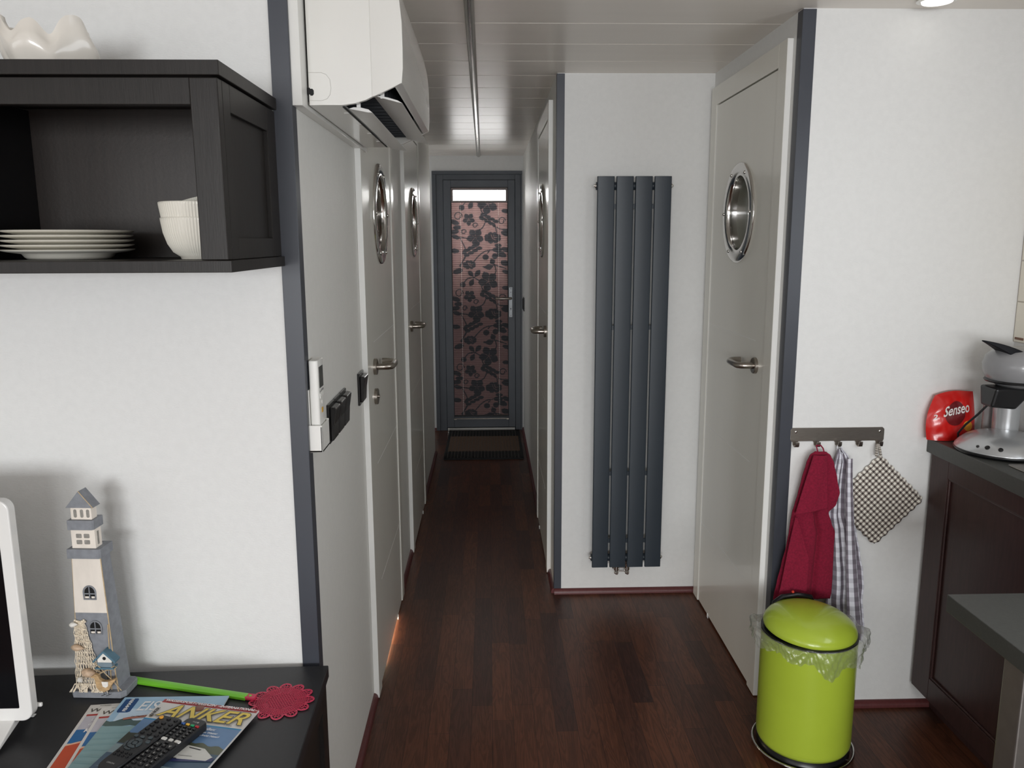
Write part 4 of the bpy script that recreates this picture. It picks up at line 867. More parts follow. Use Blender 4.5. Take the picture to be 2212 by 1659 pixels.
cov=cover(t,'cover',.2075,.292,.0046,PAPW,[(RED,R_(0,0,207.5,11.5)),(CY,R_(0,66,207.5,84)),(BSKY,[(0,70)]+[(207.5,70),(207.5,150),(0,150)]),(BS2,[(70,92),(120,88),(126,116),(60,118)]),(GH,hill),(GH2,[(0,116),(60,110),(122,116),(118,148),(0,150)]),(GW,R_(0,147,207.5,292)),(GW3,R_(0,150,120,176))]+wv+
   [(GW2,[(81.9,170.0),(205.5,158.0),(205.5,167.6),(137.9,179.6),(70.7,182.0)]),(BOAT,[(64.0,146.0),(171.5,143.6),(200.6,155.6),(193.9,167.6),(137.9,171.2),(75.2,167.6)]),(CANV,[(90.9,146.0),(97.6,131.6),(129.0,129.2),(140.2,141.2),(126.7,146.0)]),(BOAT,[(129.0,146.0),(137.9,131.6),(173.8,136.4),(196.2,153.2),(137.9,153.2)]),(INK,[(84.2,150.8),(99.8,149.6),(98.7,153.8),(84.2,154.4)]),(INK,[(70.7,166.4),(137.9,170.0),(137.9,171.9),(73.0,168.8)]),(INK,[(142.4,136.4),(169.3,140.0),(167.0,142.4),(143.5,138.8)]),(INK,[(135.7,161.6),(162.6,160.4),(162.6,161.1),(135.7,162.3)])],
   [(WHT,'WASSERSPORT-MAGAZIN  –INTERNATIONAL–',9.6,6,9,0,1,.25,.00025),(INK,'ANKER',9,12,62,90,1.0,.1,.0004),
    (OUT,'ANKER',56,20.0,57.0,0,1.0,.35,.0022),(YEL,'ANKER',56,20.0,57.0,0,1.0,.35,.0006),
    (WHT,'Zeit genießen:',10,104,84,0,1,.2,.0001),(WHT,'Raus auf dem Wasser',6.8,112,94,0,1,.2,.0001),(WHT,'in freier Natur!',6.8,138,103,0,1,.2,.0001),(INK,'31. Jahrgang',3.6,168,65,0,1,0,0),(INK,'Magazin',3.6,62,66,0,1,0,0)])
m=MB().use(mat('badge_grey',(150,140,120),.5,noise=.1,nscale=60)).lathe([(.0044,.0001),(.0044,.0002),(.003,.0002)],(.0085,-.058,.0047),n=20).build('round_badge',cov,smooth=0,local=True)
# ================================================================== REMOTES
RB=mat('remote_black',(34,35,38),.42,noise=.06,nscale=80); KEY=mat('rubber_key_black',(18,18,20),.5,noise=.1,nscale=60); KEYG=mat('rubber_key_slate',(70,80,84),.45,noise=.05,nscale=60); TXTG=mat('legend_grey',(176,176,172),.5,noise=.02,nscale=40)
def remote(name,label,x,y,z,rz,W,Lh,th,style):
    t=thing(name,label,'remote control',(x,y,z),math.radians(rz),'television remotes on the magazines')
    m=MB().use(RB)
    if style==1:
        out=[]
        for k in range(41):      # outline, local y from 0 (top end) to -Lh
            a=PI*k/40
        out=[(-W/2,-.004),(-W/2+.004,0),(W/2-.004,0),(W/2,-.004),(W/2,-.045),(W/2*.97,-.09),(W/2*.88,-.115)]+[(.0215*math.cos(u)*1.02,-Lh+.026+.026*math.sin(u)) for u in np.linspace(0,-PI,16)]+[(-W/2*.88,-.115),(-W/2*.97,-.09),(-W/2,-.045)]
    else: out=rrect(-W/2,-Lh,W/2,0,.012,6)
    m.prism(out,0,th,'z'); b=m.build('body',t,smooth=40,bevel=.003,seg=3,local=True)
    def key(a,b_,w,h,mt,rnd=.4,legend=None,up=.0022):
        r=min(w,h)*rnd
        k=MB().use(mt).prism(rrect(a-w/2,b_-h/2,a+w/2,b_+h/2,r,3),th-.0005,th+up,'z').build('button',t,smooth=40,bevel=.0005,local=True)
        if legend: MB().use(TXTG).text(legend,min(w,h)*.85,Tr(a,b_-h*.3,th+up+.0001),extrude=.00004,align='CENTER',bold=.0001).build('legend',k,smooth=0,local=True)
    if style==1:
        key(-.0175,-.010,.0085,.0085,mat('key_orange',(240,170,60),.4,noise=.02,nscale=20),.5); key(0,-.010,.008,.006,KEY); key(.0165,-.010,.008,.006,KEY)
        for r in range(4):
            for c in range(3): key(-.0165+c*.0165,-.0235-r*.0118,.0088,.0068,KEY)
        key(-.018,-.0715,.0075,.006,KEYG); key(-.004,-.0715,.0085,.006,KEYG); key(.012,-.069,.0085,.007,KEYG); key(.0165,-.0795,.0085,.007,KEYG)
        cx,cy=-.003,-.0905; key(cx,cy,.0085,.0085,KEYG,.3)
        for a in range(4):      # ring segments
            pts=[((.0068)*math.cos(u),(.0068)*math.sin(u)) for u in np.linspace(-.62,.62,6)]+[((.0128)*math.cos(u),(.0128)*math.sin(u)) for u in np.linspace(.70,-.70,8)]
            M=Tr(cx,cy,0)@Rz(a*90); m=MB().use(KEYG); m.T=M; m.prism(pts,th-.0005,th+.002,'z'); m.T=Matrix.Identity(4); m.build('direction_button',t,smooth=0,local=True)
        for a0 in(200,262): 
            pts=[(.0155*math.cos(u),.0155*math.sin(u)) for u in np.linspace(-.42,.42,7)]+[(.0192*math.cos(u),.0192*math.sin(u)) for u in np.linspace(.42,-.42,7)]
            m=MB().use(KEYG); m.T=Tr(cx,cy,0)@Rz(a0); m.prism(pts,th-.0005,th+.0015,'z'); m.T=Matrix.Identity(4); m.build('arc_button',t,smooth=0,local=True)
        for r in range(2):
            for c in range(4): key(-.0150+c*.0095,-.1175-r*.0085,.0052,.0048,KEY)
        m=MB().use(TXTG); m.text('ORION',.0052,Tr(-.0095,-.1500,th+.0001),extrude=.00004); m.build('maker_lettering',t,smooth=0,local=True)
    else:
        m=MB().use(TXTG); m.text('FHD',.0052,Tr(-.0045,-.0135,th+.0001),extrude=.00004); m.lathe([(.0022,th),(.0022,th+.0002)],(.0075,-.0115,0),n=16); m.build('maker_lettering',t,smooth=0,local=True)
        for k,c in enumerate([(60,100,170),(240,190,60),(40,170,110),(190,45,50)]): key(-.0165+k*.0108,-.0235,.0074,.0046,mat('key_colour_%d'%k,c,.4,noise=.02,nscale=20),.25)
        lab=['','▲','','','▲','▲','','','','▲']
        for k in range(4): key(-.0165+k*.011,-.0320,.0074,.0044,KEY,legend='-')
        for k in range(3): key(-.0155+k*.0155,-.0405,.0095,.0048,KEY,legend='=')
        for k in range(3): key(-.0155+k*.0155,-.0490,.0095,.0054,KEY,legend='^')
        for k in range(3): key(-.0155+k*.0155,-.0575,.0090,.0056,KEY,legend='+')
        for k in range(3): key(-.0155+k*.0155,-.0655,.0090,.0050,KEY,legend='-')
        for k,(a,w,l) in enumerate([(-.0155,.0105,'n'),(.000,.0085,'tv'),(.0155,.0115,'o')]):
            kk=MB().use(WHITEP).prism(rrect(a-w/2,-.0765,a+w/2,-.0700,.0015,3),th-.0005,th+.0018,'z').build('app_button',t,smooth=0,local=True)
        key(0,-.0820,.012,.003,KEY,legend='-'); key(-.0145,-.0905,.012,.011,KEY,.2,legend='<'); key(.0145,-.0895,.014,.015,KEY,.2,legend='v',up=.003); key(0,-.0910,.009,.006,KEY,legend='^')
        rows=[['≡','0','-'],['6','8','7'],['9','5','2'],['3','1','4'],['-','*','#']]
        for r,row in enumerate(rows):
            for c,l in enumerate(row): key(-.0150+c*.0150,-.1035-r*.0105,.0100,.0064,KEY,legend=l)
        key(-.016,-.158,.009,.005,KEY,legend='-'); key(-.004,-.158,.009,.005,KEY,legend='-'); key(-.004,-.168,.009,.009,mat('key_red',(190,40,40),.4,noise=.02,nscale=20),.5)
    return t
remote('remote_control','long black television remote with an orange button, left one of the pair',-.6155,1.4315,ZS+.0135,-21.5,.0505,.1700,.018,1)
remote('remote_control','black television remote with coloured and white buttons, right one of the pair',-.5630,1.4255,ZS+.0137,-22.0,.0470,.2000,.016,2)
m=MB().use(mat('copper_brown_disc',(140,92,76),.5,noise=.1,nscale=60)).lathe([(1e-5,0),(.0098,0),(.0104,.0004),(.0104,.0012),(.0098,.0016),(1e-5,.0016)],n=40)
c=tag(m.build('coin',smooth=40),'small brown copper-coloured disc lying on the yellow magazine title','coin'); c.location=(-.5860,1.4860,ZS+.01335)
# ================================================================== FLY SWATTER
def swatter():
    t=thing('fly_swatter','lime green fly swatter with a pink flower-shaped head lying across the sideboard','fly swatter',(-.4325,1.5260,ZS+.001))
    PK=mat('pink_soft_plastic',(214,58,92),.45,noise=.04,nscale=40); GN=mat('lime_plastic',(122,205,52),.35,noise=.03,nscale=20)
    O=Vector((-.4325,1.5260)); NP=12; z0,z1=ZS+.0018,ZS+.0028
    ho=math.atan2(1.5390-1.526,-.5020+.4325)
    def Rad(a):
        u=(((a-ho)*NP/(2*PI)))%1; return .0460+.0195*(1-abs(2*u-1)**1.9)**.75
    m=MB().use(PK)
    def band(pts,w,closed=True):
        n=len(pts); vs=[]
        for i,p in enumerate(pts):
            a=Vector(pts[(i-1)%n] if (closed or i>0) else pts[i]); b=Vector(pts[(i+1)%n] if (closed or i<n-1) else pts[i]); d=(b-a).normalized(); nn=Vector((-d.y,d.x))*w/2; p=Vector(p)
            for q in (p-nn,p+nn): vs.append((q.x,q.y,z0)); vs.append((q.x,q.y,z1))
        fs=[]
        for i in range(n if closed else n-1):
            j=(i+1)%n; a,b,c,d=4*i,4*i+1,4*i+2,4*i+3; e,f,g,h=4*j,4*j+1,4*j+2,4*j+3
            fs+=[(a,e,f,b),(c,d,h,g),(b,f,h,d),(a,c,g,e)]
        m.add(vs,fs)
    PT=lambda a,r:(O.x+r*math.cos(a),O.y+r*math.sin(a))
    N=360
    band([PT(2*PI*k/N,Rad(2*PI*k/N)-.001) for k in range(N)],.0036)
    for r in(.0300,.0338,.0376,.0415,.0452): band([PT(2*PI*k/72,r) for k in range(72)],.0012 if r>.031 else .0018)
    for r in(.0485,.0540):
        for p in range(NP):
            a0=ho+2*PI*(p+.5)/NP; w=.19 if r<.053 else .12
            band([PT(a0+w*(k/8*2-1),r) for k in range(9)],.0012,False)
    for k in range(NP*5):
        a=ho+2*PI*k/(NP*5); band([PT(a,.030),PT(a,Rad(a)-.001)],.0012 if k%5 else .0022,False)
    for k in range(-6,7):
        d=k*.0046; h=math.sqrt(max(0,.030**2-d*d))
        for an in(.55,2.1):
            ca,sa=math.cos(an),math.sin(an); band([(O.x+d*-sa-h*ca,O.y+d*ca-h*sa),(O.x+d*-sa+h*ca,O.y+d*ca+h*sa)],.0013,False)
    m.build('flower_head',t,smooth=0)
    # socket
    dx,dy=math.cos(ho),math.sin(ho); M=Tr(O.x+dx*.060,O.y+dy*.060,ZS+.001)@Matrix.Rotation(ho,4,'Z')
    m=MB().use(PK); m.T=M; m.prism(rrect(-.004,-.0085,.020,.0085,.006,5),.0004,.007); s=m.build('socket',t,smooth=30,bevel=.0015)
    m=MB().use(GN); m.T=M; m.lathe([(1e-5,.0072),(.0030,.0072),(.0028,.0076),(1e-5,.0076)],(.008,0,0),n=16); m.build('rivet',s,smooth=0)
    A=Vector((-.5060,1.5400)); B=Vector((-.8050,1.6250)); d=(B-A); L=d.length; an=math.atan2(d.y,d.x)
    m=MB().use(GN); m.T=Tr(A.x,A.y,ZS+.0012)@Matrix.Rotation(an,4,'Z')
    m.prism([(-.0095,0),(.0095,0),(.0095,.0055),(.0030,.0075),(-.0030,.0075),(-.0095,.0055)],0,L,'x')
    m.build('handle',t,smooth=0,bevel=.0006)
swatter()
# ================================================================== HOOK RAIL AND TEXTILES
HX=(.9277,.9928,1.0580,1.1219,1.1845)
def hookrail():
    t=thing('hook_rail','brushed steel hook rail with five small hooks on the kitchen wall','hook rail',(1.056,YK,.886))
    a,b=.9120,1.2000; z0,z1=.8870,.9290
    pts=[(a+.0,z1-.006),(a+.006,z1),(b-.006,z1),(b,z1-.006),(b,z0+.002),(b-.002,z0)]
    xs=sorted(HX,reverse=True); w=.0160
    pts=[(b-.006,z1),(a+.006,z1),(a,z1-.006),(a,z0+.006),(a+.003,z0)]
    for x in sorted(HX): pts+=[(x-w/2-.003,z0),(x-w/2,z0-.004),(x-w/2+.001,z0-.012),(x+w/2,z0-.012),(x+w/2,z0-.003),(x+w/2+.002,z0)] if x<1.18 else [(x-w/2-.003,z0),(x-w/2,z0-.004),(x-w/2+.001,z0-.012),(x+w/2,z0-.012),(b,z0+.004)]
    pts+=[(b,z1-.006)]
    MB().use(STEEL).prism(pts,YK-.0035,YK-.0015,'y').build('backplate',t,smooth=0,bevel=.0004)
    for x in HX:
        m=MB().use(STEEL); q=[(YK-.0035,z0-.012),(YK-.0035,z0-.0135),(YK-.012,z0-.0165),(YK-.019,z0-.014),(YK-.0215,z0-.006),(YK-.0215,z0+.001),(YK-.0197,z0+.001),(YK-.0195,z0-.0055),(YK-.0175,z0-.0120),(YK-.012,z0-.0145),(YK-.0055,z0-.012)]
        m.prism(q,x-.0052,x+.0062,'x'); m.build('hook',t,smooth=40)
    for x in(a+.016,b-.014):
        s=MB().use(CHROME).ball((x,YK-.0035,z1-.0125),.0042,6,sc=(1,.5,1)).build('screw',t,smooth=60)
    m=MB().use(STEEL)
    for x in(a+.016,b-.014): m.lathe([(.006,YK-.0015),(.006,YK)],(x,0,z1-.0125),'y',n=12)
    m.build('spacer',t,smooth=0)
hookrail()
def drape(m,levels,y0,fold,nu=48,nv=90):
    lv=sorted(levels,key=lambda q:-q[0]); zt,zb=lv[0][0],lv[-1][0]
    def W(z):
        for (a,l,r),(b,l2,r2) in zip(lv,lv[1:]):
            if b<=z<=a: u=(a-z)/(a-b+1e-9); u=u*u*(3-2*u)*.5+u*.5; return l+(l2-l)*u,r+(r2-r)*u
        return lv[-1][1:]
    def f(u,v):
        z=zt+(zb-zt)*v; l,r=W(z); return (l+(r-l)*u,y0+fold(u,v),z+.004*math.sin(u*9)*v)
    m.grid(f,nu,nv)
def cloth_red():
    t=thing('hand_towel','burgundy terry towel hanging from the second hook beside the dark corner strip','towel',(.9928,2.325,.87))
    TER=mat('terry_burgundy',(134,20,50),.95,noise=.16,nscale=190,bump=.8,bscale=1400); TERB=mat('terry_border_burgundy',(148,30,62),.8,noise=.1,nscale=300,bump=.3,bscale=900)
    m=MB().use(TER)
    drape(m,[(.866,.974,1.004),(.855,.958,1.019),(.83,.949,1.031),(.78,.938,1.044),(.7356,.930,1.0545),(.70,.922,1.046),(.675,.916,1.024),(.64,.912,1.036),(.6106,.910,1.049),(.57,.9050,1.0490),(.51,.893,1.0510),(.45,.8815,1.053),(.41,.8745,1.053),(.392,.8730,1.050)],2.3085,
      lambda u,v:.0065*math.sin(u*5.2+.7+v*2.2)*(.25+.75*v)+.0045*math.sin(u*11+1.5*v)*(.2+.8*v)-.012*math.exp(-((u-.62-.05*v)/.055)**2)*(1 if v>.3 else v/.3)*-1,60,110)
    m.build('towel_body',t,smooth=80,solid=.004)
    # folded-over front layer, its hem slanting
    m=MB().use(TER)
    def f(u,v):
        l=.962+(.9160-.962)*v**1.0; r=1.003+(1.014-1.003)*v; zt=.858; zb=.6765+.018*u
        return (l+(r-l)*u,2.2935-.004*math.sin(PI*u)*(.4+v)-.003*v+.002*math.sin(7*u+3*v),zt+(zb-zt)*v)
    m.grid(f,30,50); m.build('front_fold',t,smooth=80,solid=.004)
    m=MB().use(TER)
    def f(u,v):
        z=.668-.278*v; l=.9165+(.874-.9165)*v; r=.922+(.966-.922)*min(1,v*2.1)+(-.004)*max(0,v-.5)*2
        l=max(l,.873); return (l+(r-l)*u,2.2890+.002*math.sin(6*v)-.003*u,z)
    m.grid(f,24,60); m.build('front_fold',t,smooth=80,solid=.004)
    m=MB().use(TERB)
    m.grid(lambda u,v:(.884+u*.078-.006*v,2.2858-.0030*u,.452-.026*v-.012*u),20,4); m.build('woven_border',t,smooth=80,solid=.001)
    m=MB().use(TERB); m.tube([(.983,2.310,.858),(.9832,2.322,.872),(.986,2.336,.878),(1.000,2.336,.878),(1.0018,2.322,.872),(1.002,2.310,.858)],.0022,6); m.build('hanging_loop',t,smooth=60)
cloth_red()
def plaid():
    m=bpy.data.materials.new('plaid_cotton_grey'); m.use_nodes=True; nt=m.node_tree;N=nt.nodes;L=nt.links;b=N['Principled BSDF']; b.inputs['Roughness'].default_value=.9
    uv=N.new('ShaderNodeUVMap'); uv.uv_map='UVMap'; sp=N.new('ShaderNodeSeparateXYZ'); L.new(uv.outputs[0],sp.inputs[0])
    def sq(sock,f,ph,duty):
        a=N.new('ShaderNodeMath');a.operation='MULTIPLY_ADD';a.inputs[1].default_value=f;a.inputs[2].default_value=ph;L.new(sock,a.inputs[0])
        c=N.new('ShaderNodeMath');c.operation='FRACT';L.new(a.outputs[0],c.inputs[0]); d=N.new('ShaderNodeMath');d.operation='LESS_THAN';d.inputs[1].default_value=duty;L.new(c.outputs[0],d.inputs[0]); return d.outputs[0]
    s1=sq(sp.outputs['X'],4.5,.15,.5); s2=sq(sp.outputs['Y'],20,0,.5)
    m1=N.new('ShaderNodeMix');m1.data_type='RGBA';m1.inputs[6].default_value=lin((232,232,240))+(1,);m1.inputs[7].default_value=lin((206,205,214))+(1,);L.new(s2,m1.inputs[0])
    m2=N.new('ShaderNodeMix');m2.data_type='RGBA';m2.inputs[6].default_value=lin((132,124,134))+(1,);m2.inputs[7].default_value=lin((112,105,114))+(1,);L.new(s2,m2.inputs[0])
    m3=N.new('ShaderNodeMix');m3.data_type='RGBA';L.new(s1,m3.inputs[0]);L.new(m1.outputs[2],m3.inputs[6]);L.new(m2.outputs[2],m3.inputs[7]);L.new(m3.outputs[2],b.inputs['Base Color'])
    nz=N.new('ShaderNodeTexNoise');nz.inputs['Scale'].default_value=600;bp=N.new('ShaderNodeBump');bp.inputs['Strength'].default_value=.3;bp.inputs['Distance'].default_value=.0008;L.new(nz.outputs[0],bp.inputs['Height']);L.new(bp.outputs[0],b.inputs['Normal'])
    return m
PL=plaid()
def cloth_plaid():
    t=thing('tea_towel','grey and white checked tea towel hanging from the middle hook behind the burgundy towel','towel',(1.058,2.335,.87))
    m=MB().use(PL)
    drape(m,[(.868,1.050,1.064),(.845,1.046,1.084),(.826,1.040,1.094),(.78,1.032,1.096),(.74,1.028,1.098),(.66,1.028,1.104),(.605,1.030,1.126),(.53,1.034,1.1425),(.47,1.038,1.156),(.42,1.040,1.162),(.38,1.042,1.160),(.33,1.046,1.167),(.292,1.050,1.172),(.24,1.058,1.170)],2.3315,
      lambda u,v:-.007*math.sin(u*17+1+v*1.5)*(.45+.55*v)-.003*math.sin(u*7+2*v),90,120)
    m.build('towel_body',t,smooth=80,solid=.0018)
    m=MB().use(PL)      # right-hand fold hanging in front
    m.grid(lambda u,v:(1.072+.018*u+(.040+.030*u)*v**1.3,2.3130-.004*math.sin(PI*u)-.002*v,.842-.565*v),14,80,ur=(.02,.32),vr=(.03,.95)); m.build('front_fold',t,smooth=80,solid=.0018)
    m=MB().use(mat('cotton_tape_white',(222,222,228),.9,noise=.05,nscale=100)); m.tube([(1.0510,2.3345,.862),(1.0512,2.337,.872),(1.054,2.3395,.876),(1.062,2.3395,.876),(1.0650,2.337,.872),(1.0665,2.3345,.850)],.0024,6); m.build('hanging_loop',t,smooth=60)
cloth_plaid()
def gingham():
    m=bpy.data.materials.new('gingham_cotton'); m.use_nodes=True; nt=m.node_tree;N=nt.nodes;L=nt.links;b=N['Principled BSDF']; b.inputs['Roughness'].default_value=.9
    uv=N.new('ShaderNodeUVMap'); uv.uv_map='UVMap'; sp=N.new('ShaderNodeSeparateXYZ'); L.new(uv.outputs[0],sp.inputs[0]); o=[]
    for s in('X','Y'):
        a=N.new('ShaderNodeMath');a.operation='MULTIPLY';a.inputs[1].default_value=15;L.new(sp.outputs[s],a.inputs[0])
        c=N.new('ShaderNodeMath');c.operation='FRACT';L.new(a.outputs[0],c.inputs[0]); d=N.new('ShaderNodeMath');d.operation='LESS_THAN';d.inputs[1].default_value=.46;L.new(c.outputs[0],d.inputs[0]); o.append(d.outputs[0])
    ad=N.new('ShaderNodeMath');ad.operation='ADD';L.new(o[0],ad.inputs[0]);L.new(o[1],ad.inputs[1]); hf=N.new('ShaderNodeMath');hf.operation='MULTIPLY';hf.inputs[1].default_value=.5;L.new(ad.outputs[0],hf.inputs[0])
    cr=N.new('ShaderNodeValToRGB'); cr.color_ramp.interpolation='CONSTANT'; e=cr.color_ramp.elements; e[0].color=lin((236,232,220))+(1,); e[0].position=0; e[1].position=.3; e[1].color=lin((150,140,132))+(1,); x=e.new(.8); x.color=lin((66,58,54))+(1,)
    L.new(hf.outputs[0],cr.inputs[0]); L.new(cr.outputs[0],b.inputs['Base Color']); return m
GH_=gingham()
def potholder():
    t=thing('pot_holder','square gingham pot holder hanging by its corner loop from the last hook','pot holder',(1.190,2.34,.70))
    S=.208; cx,cz=1.192,.6990; a=math.radians(45.5); ca,sa=math.cos(a),math.sin(a)
    def place(p,q,y): return (cx+p*ca-q*sa,y,cz+p*sa+q*ca)
    def f(s):
        def g(u,v):
            p,q=u-.5,v-.5
            e=min(1,(.5-max(abs(p),abs(q)))/.05); r=max(abs(p),abs(q))
            rc=max(0,(abs(p)+abs(q)-.93))*.5
            P=p*S*(1-rc)+.0022*math.sin(v*46)*(abs(p)*2)**8; Q=q*S*(1-rc)+.0022*math.sin(u*46)*(abs(q)*2)**8
            th=.0052*(1-(1-max(0,e))**2)-.0024*math.exp(-((r-.435)/.012)**2)
            return place(P,Q,2.3465+s*th*.8)
        return g
    m=MB().use(GH_); m.grid(f(-1),60,60); m.grid(f(1),60,60); m.build('quilted_pad',t,smooth=80)
    m=MB().use(GH_)
    m.grid(lambda u,v:(1.1795+.004*math.cos(v*2*PI)-.0075*math.sin(u*PI)+.014*u-.006,2.3365-.005*math.sin(PI*u)+.004*math.sin(v*2*PI),.842+.040*math.sin(u*PI)),24,10)
    m.build('corner_loop',t,smooth=80)
potholder()
# ================================================================== KITCHEN
def kitchen():
    xk=1.3465; ye=1.64
    t=thing('kitchen_cabinet','dark espresso kitchen base cabinet with framed panels right of the towels','cabinet',(xk,YK,.086))
    yw=YK-.0165
    m=MB().use(CABD); m.box((xk+.020,ye,.086),(XKR-.001,yw,.849)); m.build('carcass',t,smooth=0)
    m=MB().use(CABD); m.box((xk,yw-.0925+.0,.086),(xk+.0195,yw,.849)); m.box((xk,ye,.086),(xk+.0195,ye+.09,.849)); m.box((xk,ye+.09,.7966),(xk+.0195,yw-.0925,.849)); m.box((xk,ye+.09,.086),(xk+.0195,yw-.0925,.157)); fr=m.build('panel_frame',t,smooth=0,bevel=.0012)
    m=MB().use(CABD); m.box((xk+.009,ye+.088,.155),(xk+.0195,yw-.090,.799)); m.build('recessed_panel',t,smooth=0)
    m=MB().use(CABD)
    y0,y1,z0,z1=ye+.09,yw-.0925,.157,.7966
    for a,b in (((xk+.002,y1-.007,z0),(xk+.009,y1,z1)),((xk+.002,y0,z0),(xk+.009,y0+.007,z1)),((xk+.002,y0,z1-.007),(xk+.009,y1,z1)),((xk+.002,y0,z0),(xk+.009,y1,z0+.007))): m.box(a,b)
    m.build('panel_bead',t,smooth=0,bevel=.003)
    MB().use(CABD).box((1.412,ye+.01,.001),(XKR-.001,yw,.0855)).build('plinth',t,smooth=0)
    tag(MB().use(GREYT).box((1.3365,ye-.01,.8500),(XKR-.001,YK-.001,.8940)).build('worktop',smooth=0,bevel=.002),'grey worktop with a square edge on the dark kitchen cabinet','worktop')
    # stainless hob edge lying in the worktop
    tag(MB().use(STEEL).prism(rrect(1.382,ye+.02,1.563,2.045,.012,5),.8942,.8975).build('sink_rim',smooth=0,bevel=.001),'polished steel sink rim set in the worktop in front of the coffee machine','sink')
    # table
    t=thing('table','dark grey table on a square metal leg in the bottom right corner','table',(1.26,1.2,0))
    MB().use(GREYT).box((.9655,.80,.712),(1.566,1.574,.750)).build('tabletop',t,smooth=0,bevel=.002)
    LEG=mat('satin_aluminium_leg',(150,146,142),.35,.75,noise=.04,nscale=40)
    for (a,b) in ((.985,1.3445),(.985,.84),(1.49,1.3445),(1.49,.84)): MB().use(LEG).box((a,b,.001),(a+.060,b+.0595,.7118)).build('leg',t,smooth=0,bevel=.003)
kitchen()
# wall tiles at the right wall
def tiles():
    m=MB().use(mat('cream_glazed_tile',(238,232,218),.2,noise=.03,nscale=10))
    for j in range(5):
        for i in range(6):
            m.box((XKR-.006,YK-.004-(i+1)*.133,1.19+j*.12),(XKR,YK-.006-i*.133,1.306+j*.12))
    m.use(mat('brown_tile_accent',(120,84,66),.3,noise=.1,nscale=30)); m.box((XKR-.0075,YK-.05,1.196),(XKR-.006,YK-.012,1.203)); m.use(mat('tile_grout',(200,192,180),.8,noise=.05,nscale=50)); m.box((XKR-.004,YK-.81,1.188),(XKR,YK-.001,1.79)); struct(m.build('trim_4',smooth=0))
tiles()
# bag of coffee pads
def bag():
    t=thing('coffee_pad_bag','glossy red bag of coffee pads leaning on the wall at the worktop corner','bag',(1.40,2.29,.8945))
    RF=mat('red_foil',(206,30,26),.24,noise=.08,nscale=14,bump=.6,bscale=28,coat=.3)
    L=lambda v:1.3170+.018*v+.012*math.sin(PI*v)*-1; Rr=lambda v:1.4620-.012*v+.004*math.sin(PI*v)
    def front(sg):
        def f(u,v):
            x=L(v)+(Rr(v)-L(v))*u; z=.8955+(.134+.016*u+.006*math.sin(u*4))*v
            U,V=abs(2*u-1),v
            th=(1-U**3.5)*(1-max(0,2*V-1)**3)*.019*(1 if V>.0 else 1)
            wr=.0022*math.sin(u*21+v*7)*(1-U)*(.3+abs(2*v-1))+.0016*math.sin(u*8-v*19)
            y=2.325-sg*(th+wr*(1-U**4)*(1-V**6)*.8)+ .008*v
            return (x,y,z)
        return f
    m=MB().use(RF); m.grid(front(1),40,36); m.grid(front(-1),40,36); m.grid(lambda u,v:(lambda a,b:tuple(a[i]+(b[i]-a[i])*v for i in range(3)))(front(1)(u,0),front(-1)(u,0)),40,2); b=m.build('foil',t,smooth=80)
    Fp=lambda u,v,d=.0012:(lambda p:(p[0],p[1]-d,p[2]))(front(1)(u,v))
    DR=mat('dark_red_disc',(110,22,26),.3,noise=.08,nscale=20); YO=mat('amber_disc',(222,150,50),.35,noise=.1,nscale=50)
    def patch(mt,cu,cv,ru,rv,name,d):
        m=MB().use(mt); n=28; rings=6; vs=[Fp(cu,cv,d)]; fs=[]
        for r in range(1,rings+1):
            for k in range(n): vs.append(Fp(cu+ru*r/rings*math.cos(2*PI*k/n),cv+rv*r/rings*math.sin(2*PI*k/n),d))
        for k in range(n): fs.append((0,1+k,1+(k+1)%n))
        for r in range(rings-1):
            for k in range(n): fs.append((1+r*n+k,1+r*n+(k+1)%n,1+(r+1)*n+(k+1)%n,1+(r+1)*n+k))
        m.add(vs,fs); m.build(name,b,smooth=80,recalc=False)
    patch(DR,.52,.56,.21,.25,'printed_disc',.0007); patch(YO,.80,.30,.10,.105,'printed_coffee',.0010)
    m=MB().use(mat('white_print',(240,236,232),.4,noise=.01,nscale=30)); k=len(m.v)
    m.text('Senseo',.044,Matrix.Identity(4),extrude=.0001,bold=.0006,shear=.15)
    w=max(v[0] for v in m.v); 
    m.v=[(lambda p:(p[0],p[1]-v[2],p[2]))(Fp(.27+.55*v[0]/w,.50+.10*v[0]/w+v[1]/.15,.0016)) for v in m.v]; m.build('printed_name',b,smooth=0)
    m=MB().use(MATS['white_print']); m.text('2',.022,Matrix.Identity(4),extrude=.0001,bold=.0006); m.v=[(lambda p:(p[0],p[1]-v[2],p[2]))(Fp(.10+v[0]/.15,.46+v[1]/.15,.0014)) for v in m.v]; m.build('printed_number',b,smooth=0)
bag()
